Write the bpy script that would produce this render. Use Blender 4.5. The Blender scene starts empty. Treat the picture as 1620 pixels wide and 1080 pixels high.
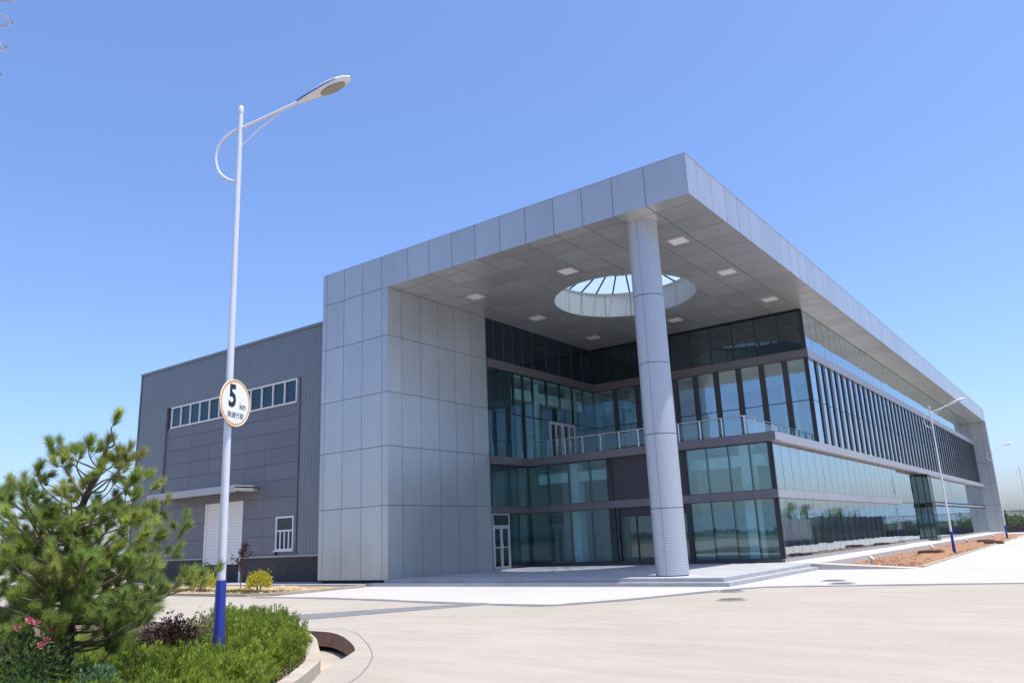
import bpy, bmesh, math, random
import numpy as np
from mathutils import Vector, Matrix

random.seed(7)
RNG = np.random.default_rng(7)
scene = bpy.context.scene
COL = scene.collection
R = math.radians

# ---------------------------------------------------------------- camera
CAM = Vector((9.3837, -23.3486, 1.6))
def cam_axes(yaw, pitch, roll):
    fw = Vector((-math.sin(yaw) * math.cos(pitch), math.cos(yaw) * math.cos(pitch), math.sin(pitch)))
    rt = Vector((math.cos(yaw), math.sin(yaw), 0))
    up = rt.cross(fw)
    c, s = math.cos(roll), math.sin(roll)
    return c * rt + s * up, c * up - s * rt, fw
rt, up, fw = cam_axes(0.6318, 0.2500, -0.0419)
cd = bpy.data.cameras.new('camera')
cam = bpy.data.objects.new('camera', cd)
COL.objects.link(cam)
cam.matrix_world = Matrix(((rt.x, up.x, -fw.x, CAM.x), (rt.y, up.y, -fw.y, CAM.y), (rt.z, up.z, -fw.z, CAM.z), (0, 0, 0, 1)))
cd.sensor_width = 36.0
cd.lens = 1227.34 / 1620 * 36.0
cd.clip_start = 0.05
cd.clip_end = 8000
scene.camera = cam

# ---------------------------------------------------------------- sky, sun, exposure
SUN = Vector((0.29, 0.026, 1.0)).normalized()
world = bpy.data.worlds.new('World')
scene.world = world
world.use_nodes = True
wn = world.node_tree
wn.nodes.clear()
wo = wn.nodes.new('ShaderNodeOutputWorld')
wb = wn.nodes.new('ShaderNodeBackground')
sky = wn.nodes.new('ShaderNodeTexSky')
sky.sky_type = 'NISHITA'
sky.sun_disc = False
sky.sun_elevation = math.asin(SUN.z)
sky.sun_rotation = math.atan2(SUN.x, SUN.y)
sky.altitude = 0
sky.air_density = 1.0
sky.dust_density = 1.6
sky.ozone_density = 8.0
wb.inputs['Strength'].default_value = 0.13
tint = wn.nodes.new('ShaderNodeVectorMath'); tint.operation = 'MULTIPLY'; tint.inputs[1].default_value = (1.05, 1.03, 1.13)
wn.links.new(sky.outputs[0], tint.inputs[0]); wn.links.new(tint.outputs[0], wb.inputs['Color'])
wn.links.new(wb.outputs[0], wo.inputs['Surface'])
sd = bpy.data.lights.new('sun', 'SUN')
sd.energy = 3.3
sd.angle = R(0.53)
sd.color = (1.0, 0.96, 0.9)
sun = bpy.data.objects.new('sun', sd)
COL.objects.link(sun)
sun.location = (20, 0, 60)
sun.rotation_euler = (-SUN).to_track_quat('-Z', 'Y').to_euler()
scene.view_settings.view_transform = 'Standard'
scene.view_settings.look = 'None'
scene.view_settings.gamma = 1.0
scene.view_settings.exposure = 0.78
scene.view_settings.use_curve_mapping = False
scene.render.engine = 'CYCLES'
scene.cycles.max_bounces = 8
scene.cycles.transparent_max_bounces = 16
scene.cycles.use_denoising = True

# ---------------------------------------------------------------- materials
MATS = {}
def mat(name, color, rough=0.6, metal=0.0, vary=0.0, noise=0.0, nscale=4.0, bump=0.0, bscale=30.0, stretch=(1, 1, 1), spec=0.5, color2=None, trans=0.0):
    """procedural surface: base colour, per-object variation, noise mottling, fine bump"""
    m = bpy.data.materials.new(name)
    m.use_nodes = True
    nt = m.node_tree
    N, Lk = nt.nodes, nt.links
    p = N['Principled BSDF']
    p.inputs['Roughness'].default_value = rough
    p.inputs['Metallic'].default_value = metal
    p.inputs['Specular IOR Level'].default_value = spec
    rgb = N.new('ShaderNodeRGB'); rgb.outputs[0].default_value = (*color, 1)
    out = rgb.outputs[0]
    tc = N.new('ShaderNodeTexCoord')
    mp = N.new('ShaderNodeMapping'); mp.inputs['Scale'].default_value = stretch
    Lk.new(tc.outputs['Object'], mp.inputs[0])
    if vary > 0 and noise > 0:                     # each panel gets its own patch of the mottling
        oj = N.new('ShaderNodeObjectInfo'); of = N.new('ShaderNodeMath'); of.operation = 'MULTIPLY'; of.inputs[1].default_value = 97.0
        Lk.new(oj.outputs['Random'], of.inputs[0]); Lk.new(of.outputs[0], mp.inputs['Location'])
    if noise > 0 or color2:
        nz = N.new('ShaderNodeTexNoise'); nz.inputs['Scale'].default_value = nscale; nz.inputs['Detail'].default_value = 8; nz.inputs['Roughness'].default_value = 0.62
        Lk.new(mp.outputs[0], nz.inputs['Vector'])
        rp = N.new('ShaderNodeValToRGB'); rp.color_ramp.elements[0].position = 0.3; rp.color_ramp.elements[1].position = 0.7
        c2 = color2 or tuple(c * (1 - noise) for c in color)
        rp.color_ramp.elements[0].color = (*c2, 1); rp.color_ramp.elements[1].color = (*color, 1)
        Lk.new(nz.outputs['Fac'], rp.inputs[0]); out = rp.outputs[0]
    if vary > 0:
        oi = N.new('ShaderNodeObjectInfo')
        mr = N.new('ShaderNodeMapRange'); mr.inputs['To Min'].default_value = 1 - vary; mr.inputs['To Max'].default_value = 1 + vary
        Lk.new(oi.outputs['Random'], mr.inputs[0])
        mx = N.new('ShaderNodeVectorMath'); mx.operation = 'SCALE'
        Lk.new(out, mx.inputs[0]); Lk.new(mr.outputs[0], mx.inputs['Scale']); out = mx.outputs[0]
    Lk.new(out, p.inputs['Base Color'])
    if bump > 0:
        nb = N.new('ShaderNodeTexNoise'); nb.inputs['Scale'].default_value = bscale; nb.inputs['Detail'].default_value = 5
        Lk.new(mp.outputs[0], nb.inputs['Vector'])
        bp = N.new('ShaderNodeBump'); bp.inputs['Strength'].default_value = bump; bp.inputs['Distance'].default_value = 0.02
        Lk.new(nb.outputs['Fac'], bp.inputs['Height']); Lk.new(bp.outputs[0], p.inputs['Normal'])
    if trans > 0:
        o = N['Material Output']
        tl = N.new('ShaderNodeBsdfTranslucent'); Lk.new(out, tl.inputs['Color'])
        ms = N.new('ShaderNodeMixShader'); ms.inputs[0].default_value = trans
        Lk.new(p.outputs[0], ms.inputs[1]); Lk.new(tl.outputs[0], ms.inputs[2]); Lk.new(ms.outputs[0], o.inputs['Surface'])
    MATS[name] = m
    return m

def glass(name, tint, f0=0.25, gloss=(0.9, 0.97, 1.0), body=None, wave=0.0015, vary=0.06):
    """coated architectural glazing: Schlick reflection over a tinted see-through (or opaque dark) body"""
    m = bpy.data.materials.new(name)
    m.use_nodes = True
    nt = m.node_tree; N, Lk = nt.nodes, nt.links
    N.remove(N['Principled BSDF']); o = N['Material Output']
    lw = N.new('ShaderNodeLayerWeight'); lw.inputs['Blend'].default_value = 0.5
    pw = N.new('ShaderNodeMath'); pw.operation = 'POWER'; pw.inputs[1].default_value = 5
    Lk.new(lw.outputs['Facing'], pw.inputs[0])
    ma = N.new('ShaderNodeMath'); ma.operation = 'MULTIPLY_ADD'; ma.inputs[1].default_value = 1 - f0; ma.inputs[2].default_value = f0
    Lk.new(pw.outputs[0], ma.inputs[0])
    ge = N.new('ShaderNodeNewGeometry')
    inv = N.new('ShaderNodeMath'); inv.operation = 'SUBTRACT'; inv.inputs[0].default_value = 1.0; Lk.new(ge.outputs['Backfacing'], inv.inputs[1])
    fac = N.new('ShaderNodeMath'); fac.operation = 'MULTIPLY'; Lk.new(ma.outputs[0], fac.inputs[0]); Lk.new(inv.outputs[0], fac.inputs[1])
    gl = N.new('ShaderNodeBsdfGlossy'); gl.inputs['Roughness'].default_value = 0.015; gl.inputs['Color'].default_value = (*gloss, 1)
    tc = N.new('ShaderNodeTexCoord'); mp = N.new('ShaderNodeMapping'); mp.inputs['Scale'].default_value = (1, 1, 0.45)
    Lk.new(tc.outputs['Object'], mp.inputs[0])
    nz = N.new('ShaderNodeTexNoise'); nz.inputs['Scale'].default_value = 1.6; nz.inputs['Detail'].default_value = 2
    Lk.new(mp.outputs[0], nz.inputs['Vector'])
    bp = N.new('ShaderNodeBump'); bp.inputs['Strength'].default_value = 1.0; bp.inputs['Distance'].default_value = wave
    Lk.new(nz.outputs['Fac'], bp.inputs['Height']); Lk.new(bp.outputs[0], gl.inputs['Normal'])
    if body:
        bs = N.new('ShaderNodeBsdfDiffuse')
        oi = N.new('ShaderNodeObjectInfo'); mr = N.new('ShaderNodeMapRange'); mr.inputs['To Min'].default_value = 1 - vary * 3; mr.inputs['To Max'].default_value = 1 + vary * 3
        Lk.new(oi.outputs['Random'], mr.inputs[0])
        mx = N.new('ShaderNodeVectorMath'); mx.operation = 'SCALE'; mx.inputs[0].default_value = body
        Lk.new(mr.outputs[0], mx.inputs['Scale']); Lk.new(mx.outputs[0], bs.inputs['Color'])
    else:
        bs = N.new('ShaderNodeBsdfTransparent')
        mixc = N.new('ShaderNodeMix'); mixc.data_type = 'RGBA'
        mixc.inputs[6].default_value = (*tint, 1); mixc.inputs[7].default_value = (1, 1, 1, 1)
        Lk.new(ge.outputs['Backfacing'], mixc.inputs[0]); Lk.new(mixc.outputs[2], bs.inputs['Color'])
    ms = N.new('ShaderNodeMixShader')
    Lk.new(fac.outputs[0], ms.inputs[0]); Lk.new(bs.outputs[0], ms.inputs[1]); Lk.new(gl.outputs[0], ms.inputs[2]); Lk.new(ms.outputs[0], o.inputs['Surface'])
    MATS[name] = m
    return m

ACP = mat('silver_cladding', (0.465, 0.48, 0.49), 0.33, 0.5, vary=0.05, noise=0.09, nscale=1.3, bump=0.012, bscale=1.2, stretch=(1, 1, .35))
SOFF = mat('soffit_cladding', (0.63, 0.625, 0.625), 0.34, 0.6, vary=0.08, noise=0.10, nscale=1.4, bump=0.012, bscale=1.2)
CORE = mat('dark_backing', (0.035, 0.037, 0.042), 0.8)
BAND = mat('band_metal', (0.17, 0.15, 0.16), 0.42, 0.45, vary=0.05)
FIN = mat('fin_metal', (0.055, 0.05, 0.06), 0.45, 0.2, vary=0.12)
MULL = mat('mullion_metal', (0.02, 0.024, 0.03), 0.45)
PANEL_DK = mat('dark_panel', (0.06, 0.05, 0.057), 0.5, 0.2)
GL_LOW = glass('teal_glass', (0.60, 0.85, 0.87), 0.17, (0.72, 0.93, 0.95))
GL_SIDE = glass('side_teal_glass', (0.42, 0.62, 0.64), 0.46, (0.88, 0.965, 1.0), wave=0.0025)
GL_UP = glass('blue_glass', (0.50, 0.72, 0.78), 0.33, (0.75, 0.9, 1.0))
GL_DARK = glass('dark_void_glass', None, 0.09, (0.75, 0.88, 0.95), body=(0.012, 0.021, 0.026))  # dark opaque body stands in for the unlit void behind the glass
GL_DARKS = glass('side_dark_void_glass', None, 0.42, (0.88, 0.97, 1.0), body=(0.02, 0.03, 0.035))  # same unlit void put into the body colour
GL_VES = glass('vestibule_glass', None, 0.2, (0.75, 0.93, 0.95), body=(0.035, 0.075, 0.08))
GL_DOOR = glass('clear_glass', (0.62, 0.68, 0.64), 0.08, (0.9, 1, 1))
GL_RAIL = glass('rail_glass', (0.78, 0.86, 0.87), 0.08, (0.9, 1, 1))
GL_SKY = glass('skylight_glass', (0.82, 0.93, 0.97), 0.10)
def dusty(m, f):
    nt = m.node_tree; o = nt.nodes['Material Output']; src = o.inputs['Surface'].links[0].from_socket
    tl = nt.nodes.new('ShaderNodeBsdfTranslucent'); tl.inputs['Color'].default_value = (0.8, 0.86, 0.88, 1)
    ms = nt.nodes.new('ShaderNodeMixShader'); ms.inputs[0].default_value = f
    nt.links.new(src, ms.inputs[1]); nt.links.new(tl.outputs[0], ms.inputs[2]); nt.links.new(ms.outputs[0], o.inputs['Surface'])
dusty(GL_SKY, 0.16)
GL_HALL = glass('hall_glass', (0.2, 0.33, 0.36), 0.07, (0.8, 0.95, 1.0))
WHITE = mat('white_paint', (0.74, 0.74, 0.73), 0.45, noise=0.05, nscale=3)
WALLIN = mat('interior_plaster', (0.72, 0.74, 0.73), 0.8, noise=0.08, nscale=1.2)
FLOORIN = mat('interior_floor', (0.42, 0.42, 0.41), 0.25, noise=0.1)
DFRAME_SHADE = mat('shaded_door_frame', (0.42, 0.42, 0.44), 0.4)  # white frames made grey, their shade put into the colour
FRAMEW = mat('white_frame', (0.72, 0.70, 0.72), 0.4)
STEEL = mat('stainless_steel', (0.62, 0.63, 0.65), 0.25, 0.9)
DRUM = mat('drum_cladding', (0.44, 0.47, 0.465), 0.45, 0.1, vary=0.04)
LIGHTP = mat('light_diffuser', (0.82, 0.82, 0.80), 0.4)

# ---------------------------------------------------------------- object helpers
W = {}                                            # world position of each parent's origin
def wpos(p): return W.get(p.name, Vector((0, 0, 0))) if p else Vector((0, 0, 0))
def link(name, me, m, parent=None, loc=(0, 0, 0), kind=None):
    o = bpy.data.objects.new(name, me); COL.objects.link(o)
    if m and not me.materials: me.materials.append(m)
    o.parent = parent
    o.location = Vector(loc) - wpos(parent)
    W[o.name] = Vector(loc)
    if kind: o['kind'] = kind
    return o
def tag(o, label=None, cat=None, group=None):
    if label: o['label'] = label
    if cat: o['category'] = cat
    if group: o['group'] = group
    return o
def thing(name, label, cat, loc=(0, 0, 0), group=None):
    o = bpy.data.objects.new(name, None); COL.objects.link(o)
    o.location = loc; W[o.name] = Vector(loc); o.empty_display_size = 0.3
    return tag(o, label, cat, group)
CUBE_F = [(0, 3, 2, 1), (4, 5, 6, 7), (0, 1, 5, 4), (1, 2, 6, 5), (2, 3, 7, 6), (3, 0, 4, 7)]
CACHE = {}
def B(name, m, parent, x0, x1, y0, y1, z0, z1, kind=None):
    """axis-aligned box as one object; alike boxes share a mesh"""
    d = (round(x1 - x0, 3), round(y1 - y0, 3), round(z1 - z0, 3))
    k = (d, m.name)
    if k not in CACHE:
        hx, hy, hz = d[0] / 2, d[1] / 2, d[2] / 2
        v = [(-hx, -hy, -hz), (hx, -hy, -hz), (hx, hy, -hz), (-hx, hy, -hz), (-hx, -hy, hz), (hx, -hy, hz), (hx, hy, hz), (-hx, hy, hz)]
        me = bpy.data.meshes.new(name); me.from_pydata(v, [], CUBE_F); me.materials.append(m); CACHE[k] = me
    return link(name, CACHE[k], m, parent, ((x0 + x1) / 2, (y0 + y1) / 2, (z0 + z1) / 2), kind)
class MB:
    """collects boxes, tubes and faces in world coordinates; one mesh object"""
    def __init__(s): s.v, s.f = [], []
    def box(s, x0, x1, y0, y1, z0, z1):
        b = len(s.v)
        s.v += [(x0, y0, z0), (x1, y0, z0), (x1, y1, z0), (x0, y1, z0), (x0, y0, z1), (x1, y0, z1), (x1, y1, z1), (x0, y1, z1)]
        s.f += [tuple(b + i for i in q) for q in CUBE_F]; return s
    def tube(s, pts, r, n=10, cap=True):
        pts = [Vector(p) for p in pts]; rs = r if isinstance(r, (list, tuple)) else [r] * len(pts)
        b = len(s.v); ref = None
        for i, p in enumerate(pts):
            t = (pts[min(i + 1, len(pts) - 1)] - pts[max(i - 1, 0)]).normalized()
            if ref is None: ref = Vector((0, 0, 1)) if abs(t.z) < 0.9 else Vector((1, 0, 0))
            u = (ref - t * ref.dot(t)).normalized(); ref = u; w = t.cross(u)
            for k in range(n):
                a = 2 * math.pi * k / n
                s.v.append(tuple(p + (u * math.cos(a) + w * math.sin(a)) * rs[i]))
        for i in range(len(pts) - 1):
            for k in range(n):
                s.f.append((b + i * n + k, b + i * n + (k + 1) % n, b + (i + 1) * n + (k + 1) % n, b + (i + 1) * n + k))
        if cap:
            s.f.append(tuple(b + k for k in range(n))[::-1]); e = b + (len(pts) - 1) * n
            s.f.append(tuple(e + k for k in range(n)))
        return s
    def prism(s, poly, z0, z1):
        b = len(s.v); n = len(poly)
        s.v += [(x, y, z0) for x, y in poly] + [(x, y, z1) for x, y in poly]
        s.f += [tuple(range(b + n - 1, b - 1, -1)), tuple(range(b + n, b + 2 * n))]
        s.f += [(b + i, b + (i + 1) % n, b + n + (i + 1) % n, b + n + i) for i in range(n)]; return s
    def build(s, name, m, parent=None, loc=None, kind=None, smooth=False):
        l = Vector(loc) if loc is not None else (wpos(parent) if parent else Vector((0, 0, 0)))
        me = bpy.data.meshes.new(name)
        me.from_pydata([tuple(Vector(q) - l) for q in s.v], [], s.f); me.materials.append(m)
        if smooth:
            me.polygons.foreach_set('use_smooth', [True] * len(me.polygons)); me.set_sharp_from_angle(angle=R(38))
        return link(name, me, m, parent, l, kind)
def tri_mesh(name, V, F, m, cols=None):
    """mesh from numpy arrays V (n,3), F (m,3) with an optional per-vertex colour attribute"""
    me = bpy.data.meshes.new(name)
    V = np.asarray(V, np.float32); F = np.asarray(F, np.int32)
    me.vertices.add(len(V)); me.vertices.foreach_set('co', V.ravel())
    k = F.shape[1]
    me.loops.add(F.size); me.loops.foreach_set('vertex_index', F.ravel())
    me.polygons.add(len(F)); me.polygons.foreach_set('loop_start', np.arange(0, F.size, k, dtype=np.int32)); me.polygons.foreach_set('loop_total', np.full(len(F), k, np.int32))
    if cols is not None:
        a = me.color_attributes.new('tone', 'FLOAT_COLOR', 'POINT')
        a.data.foreach_set('color', np.c_[cols, np.ones(len(cols))].astype(np.float32).ravel())
    me.update(); me.validate(); me.materials.append(m)
    return me
def foliage_mat(name, rough=0.55, trans=0.3):
    m = bpy.data.materials.new(name); m.use_nodes = True
    nt = m.node_tree; N, Lk = nt.nodes, nt.links
    p = N['Principled BSDF']; p.inputs['Roughness'].default_value = rough; p.inputs['Specular IOR Level'].default_value = 0.3
    a = N.new('ShaderNodeAttribute'); a.attribute_name = 'tone'
    Lk.new(a.outputs['Color'], p.inputs['Base Color'])
    tl = N.new('ShaderNodeBsdfTranslucent'); Lk.new(a.outputs['Color'], tl.inputs['Color'])
    ms = N.new('ShaderNodeMixShader'); ms.inputs[0].default_value = trans
    Lk.new(p.outputs[0], ms.inputs[1]); Lk.new(tl.outputs[0], ms.inputs[2]); Lk.new(ms.outputs[0], N['Material Output'].inputs['Surface'])
    return m
LEAF = foliage_mat('leaf_foliage', 0.55, 0.4)
NEEDLE = foliage_mat('needle_foliage', 0.5, 0.55)

# ---------------------------------------------------------------- the ground
GROUND = mat('dry_ground', (0.20, 0.17, 0.11), 0.95, noise=0.3, nscale=0.05, color2=(0.10, 0.12, 0.05))
def concrete(name, c, c2, s1=0.25, stain=0.12):
    m = bpy.data.materials.new(name); m.use_nodes = True
    nt = m.node_tree; N, Lk = nt.nodes, nt.links
    p = N['Principled BSDF']; p.inputs['Roughness'].default_value = 0.85; p.inputs['Specular IOR Level'].default_value = 0.25
    tc = N.new('ShaderNodeTexCoord')
    def nz(scale, st, det=6, rot=0):
        mp = N.new('ShaderNodeMapping'); mp.inputs['Scale'].default_value = st; mp.inputs['Rotation'].default_value = (0, 0, rot); Lk.new(tc.outputs['Object'], mp.inputs[0])
        n = N.new('ShaderNodeTexNoise'); n.inputs['Scale'].default_value = scale; n.inputs['Detail'].default_value = det; n.inputs['Roughness'].default_value = 0.65; Lk.new(mp.outputs[0], n.inputs['Vector']); return n.outputs['Fac']
    r1 = N.new('ShaderNodeValToRGB'); r1.color_ramp.elements[0].position = 0.32; r1.color_ramp.elements[1].position = 0.68
    r1.color_ramp.elements[0].color = (*c2, 1); r1.color_ramp.elements[1].color = (*c, 1)
    Lk.new(nz(s1, (1, 1, 1)), r1.inputs[0])
    # brushed / tyre-worn streaks and fine grain
    r2 = N.new('ShaderNodeMapRange'); r2.inputs['From Min'].default_value = 0.3; r2.inputs['From Max'].default_value = 0.7; r2.inputs['To Min'].default_value = 1 - stain; r2.inputs['To Max'].default_value = 1 + stain * 0.5
    Lk.new(nz(1.1, (0.35, 2.2, 1), 9, R(38)), r2.inputs[0])
    r3 = N.new('ShaderNodeMapRange'); r3.inputs['From Min'].default_value = 0.3; r3.inputs['From Max'].default_value = 0.7; r3.inputs['To Min'].default_value = 0.93; r3.inputs['To Max'].default_value = 1.05
    fine = nz(14, (1, 1, 1), 8); Lk.new(fine, r3.inputs[0])
    mm0 = N.new('ShaderNodeMath'); mm0.operation = 'MULTIPLY'; Lk.new(r2.outputs[0], mm0.inputs[0]); Lk.new(r3.outputs[0], mm0.inputs[1])
    r4 = N.new('ShaderNodeMapRange'); r4.inputs['From Min'].default_value = 0.60; r4.inputs['From Max'].default_value = 0.72; r4.inputs['To Min'].default_value = 1.0; r4.inputs['To Max'].default_value = 0.86
    Lk.new(nz(0.75, (1, 1.6, 1), 10), r4.inputs[0])
    mm = N.new('ShaderNodeMath'); mm.operation = 'MULTIPLY'; Lk.new(mm0.outputs[0], mm.inputs[0]); Lk.new(r4.outputs[0], mm.inputs[1])
    sc = N.new('ShaderNodeVectorMath'); sc.operation = 'SCALE'; Lk.new(r1.outputs[0], sc.inputs[0]); Lk.new(mm.outputs[0], sc.inputs['Scale'])
    Lk.new(sc.outputs[0], p.inputs['Base Color'])
    bp = N.new('ShaderNodeBump'); bp.inputs['Strength'].default_value = 0.25; bp.inputs['Distance'].default_value = 0.01
    Lk.new(fine, bp.inputs['Height']); Lk.new(bp.outputs[0], p.inputs['Normal'])
    return m
ROADC = concrete('road_concrete', (0.405, 0.36, 0.295), (0.36, 0.315, 0.252), 0.3, 0.095)
PADC = concrete('forecourt_concrete', (0.50, 0.475, 0.44), (0.455, 0.43, 0.395), 0.2, 0.08)
STEPC = concrete('step_granite', (0.43, 0.43, 0.425), (0.35, 0.35, 0.35), 1.0, 0.12)
JOINT = mat('joint_filler', (0.20, 0.195, 0.20), 0.9, noise=0.3, nscale=2.0)
SLABEDGE = mat('slab_edge', (0.30, 0.17, 0.115), 0.9, noise=0.4, nscale=5, bump=0.4, bscale=20)
KERBC = concrete('kerb_concrete', (0.46, 0.40, 0.32), (0.38, 0.32, 0.25), 2.0, 0.1)
SAND = mat('sandy_soil', (0.50, 0.38, 0.22), 0.95, noise=0.35, nscale=1.2, bump=0.6, bscale=12, color2=(0.36, 0.26, 0.14))
REDSOIL = mat('red_soil', (0.36, 0.195, 0.10), 0.95, nscale=1.5, bump=0.8, bscale=10, color2=(0.24, 0.125, 0.065))
DARKSOIL = mat('planter_soil', (0.16, 0.11, 0.065), 0.95, noise=0.4, nscale=3, bump=0.8, bscale=14)

def sheet(name, loops, z, m, kind='structure'):
    """filled polygon with optional holes at height z"""
    bm = bmesh.new()
    for lp in loops:
        vs = [bm.verts.new((x, y, z)) for x, y in lp]
        for i in range(len(vs)): bm.edges.new((vs[i], vs[(i + 1) % len(vs)]))
    bmesh.ops.triangle_fill(bm, use_beauty=True, edges=bm.edges[:])
    bmesh.ops.recalc_face_normals(bm, faces=bm.faces[:])
    for f in bm.faces:
        if f.normal.z < 0: f.normal_flip()
    me = bpy.data.meshes.new(name); bm.to_mesh(me); bm.free()
    return link(name, me, m, None, (0, 0, 0), kind)
def arc(cx, cy, r, a0, a1, n):
    return [(cx + r * math.cos(R(a0 + (a1 - a0) * i / n)), cy + r * math.sin(R(a0 + (a1 - a0) * i / n))) for i in range(n + 1)]
def smooth_path(pts, n=6):
    """Catmull-Rom through 2D/3D points"""
    P = [Vector(p) for p in pts]; out = []
    for i in range(len(P) - 1):
        p0, p1, p2, p3 = P[max(i - 1, 0)], P[i], P[i + 1], P[min(i + 2, len(P) - 1)]
        for k in range(n):
            t = k / n
            out.append(0.5 * ((2 * p1) + (p2 - p0) * t + (2 * p0 - 5 * p1 + 4 * p2 - p3) * t * t + (3 * p1 - p0 - 3 * p2 + p3) * t ** 3))
    out.append(P[-1]); return out
def ribbon(pts, wd):
    P = [Vector((p[0], p[1])) for p in pts]; l, r = [], []
    for i, p in enumerate(P):
        t = (P[min(i + 1, len(P) - 1)] - P[max(i - 1, 0)]).normalized(); n = Vector((-t.y, t.x)); w = wd[i] if isinstance(wd, (list, tuple)) else wd
        l.append(tuple(p + n * w / 2)); r.append(tuple(p - n * w / 2))
    return l + r[::-1]

g = MB(); g.box(-2500, 2500, -2500, 2500, -0.9, -0.45); g.build('ground', GROUND, kind='structure')
KERB_LINE = smooth_path([(3.3, -21.5), (3.0, -19.6), (2.45, -18.4), (1.78, -17.36), (1.12, -16.56), (0.6, -16.0), (-0.5, -15.12), (-1.52, -14.34), (-2.6, -13.72), (-3.9, -13.4), (-6.0, -13.3), (-12, -13.4), (-18, -14.2)], 5)
PIT_OUT = [(-5.6, -12.75), (-4.5, -12.6), (-3.69, -12.57), (-3.2, -12.62), (-2.83, -12.76), (-2.25, -13.08), (-1.6, -13.52), (-1.05, -13.92), (-0.57, -14.32), (-0.25, -14.75), (0.05, -15.2), (0.4, -15.72), (0.75, -16.15)]
kin = [tuple(p) for p in KERB_LINE if -5.7 < p.x < 0.72 and p.y > -16.15]
PIT = PIT_OUT + kin
YARD = [(-90, -90), (70, -90), (70, 91.5), (-90, 91.5)]
sheet('road', [YARD, PIT], 0.0, ROADC)
sk = MB(); sk.box(-90, 70, -90, 91.5, -0.44, -0.36); sk.build('road_base', ROADC, kind='structure')
# the sunken gutter beside the planter: floor and exposed slab edge
fl = MB(); fl.prism([(-6.2, -12.2), (1.2, -15.2), (1.2, -17.2), (-6.2, -14.4)], -0.35, -0.25); fl.build('gutter_floor', KERBC, kind='structure')
we = MB()
for i in range(len(PIT_OUT) - 1):
    (xa, ya), (xb, yb) = PIT_OUT[i], PIT_OUT[i + 1]; b = len(we.v)
    n = Vector((-(yb - ya), xb - xa)).normalized() * -0.10
    if n.y < 0 and False: n = -n
    we.v += [(xa, ya, -0.27), (xb, yb, -0.27), (xb, yb, -0.003), (xa, ya, -0.003), (xa - n.x, ya - n.y, -0.27), (xb - n.x, yb - n.y, -0.27), (xb - n.x, yb - n.y, -0.003), (xa - n.x, ya - n.y, -0.003)]
    we.f += [(b, b + 1, b + 2, b + 3), (b + 4, b + 7, b + 6, b + 5), (b + 3, b + 2, b + 6, b + 7)]
we.build('road_slab_edge', SLABEDGE, kind='structure')

STRIP = [(-15.2, -5.75), (-12.48, -5.62), (-9.0, -5.95), (-6.06, -6.42), (-2.3, -6.75), (-1.5, -6.0), (-0.75, -4.75), (0.81, -0.95), (1.9, -0.2), (3.14, 0.1), (7.4, 1.06), (20, 3.3), (45, 7.0)]
SP = smooth_path(STRIP, 4)
pad = [tuple(p) for p in SP] + [(45, 91.4), (-2, 91.4), (-14.9, 20), (-14.9, -5.5)]
sheet('forecourt', [pad], 0.004, PADC)
sheet('expansion_strip', [ribbon(SP, [0.42 + 0.1 * math.sin(i * 1.7) for i in range(len(SP))])], 0.008, JOINT)
sheet('drainage_strip', [ribbon([(-9.4, -15.5), (-8.2, -13.3), (-6.45, -10.3), (-5.25, -8.2), (-4.1, -6.5)], [1.7, 1.7, 1.55, 1.15, 0.7])], 0.006, JOINT)
cr = smooth_path([(-5.5, -12.4), (-3.75, -12.28), (-2.9, -12.33), (-1.61, -13.2), (-0.4, -14.15), (0.47, -14.95), (1.33, -15.95), (1.75, -16.6)], 4)
sheet('saw_cut', [ribbon(cr, 0.018)], 0.003, JOINT)
for i, pts in enumerate([[(3.5, -2.0), (9.5, 6.0)], [(8.2, -7.0), (26, -1.5)]]):
    sheet('saw_cut', [ribbon(pts, 0.02)], 0.011 if i == 0 else 0.003, JOINT)

# platform with two steps, side ramp, pavement along the right facade
def slab(name, poly, z0, z1, m=STEPC):
    s = MB(); s.prism(poly, z0, z1); return s.build(name, m, kind='structure')
slab('lower_step', [(-15.2, -0.38), (0.14, -0.38), (0.14, 8.7), (-15.2, 8.7)], 0.006, 0.122)
slab('platform', [(-14.6, -0.07), (-0.15, -0.07), (-0.15, 9.7), (-14.6, 9.7)], 0.006, 0.24)
slab('side_pavement', [(-14.6, 9.701), (0.1, 9.701), (0.1, 83.2), (-14.6, 83.2)], 0.006, 0.24, PADC)
rp = MB(); ry0, ry1 = 8.8, 9.7
rp.v = [(-0.15, ry0, 0.005), (3.5, ry0, 0.005), (3.5, ry0, 0.012), (-0.15, ry0, 0.238), (-0.15, ry1, 0.005), (3.5, ry1, 0.005), (3.5, ry1, 0.012), (-0.15, ry1, 0.238)]
rp.f = [(0, 1, 2, 3), (5, 4, 7, 6), (3, 2, 6, 7), (1, 5, 6, 2), (4, 0, 3, 7)]
rp.build('access_ramp', PADC, kind='structure')
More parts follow.
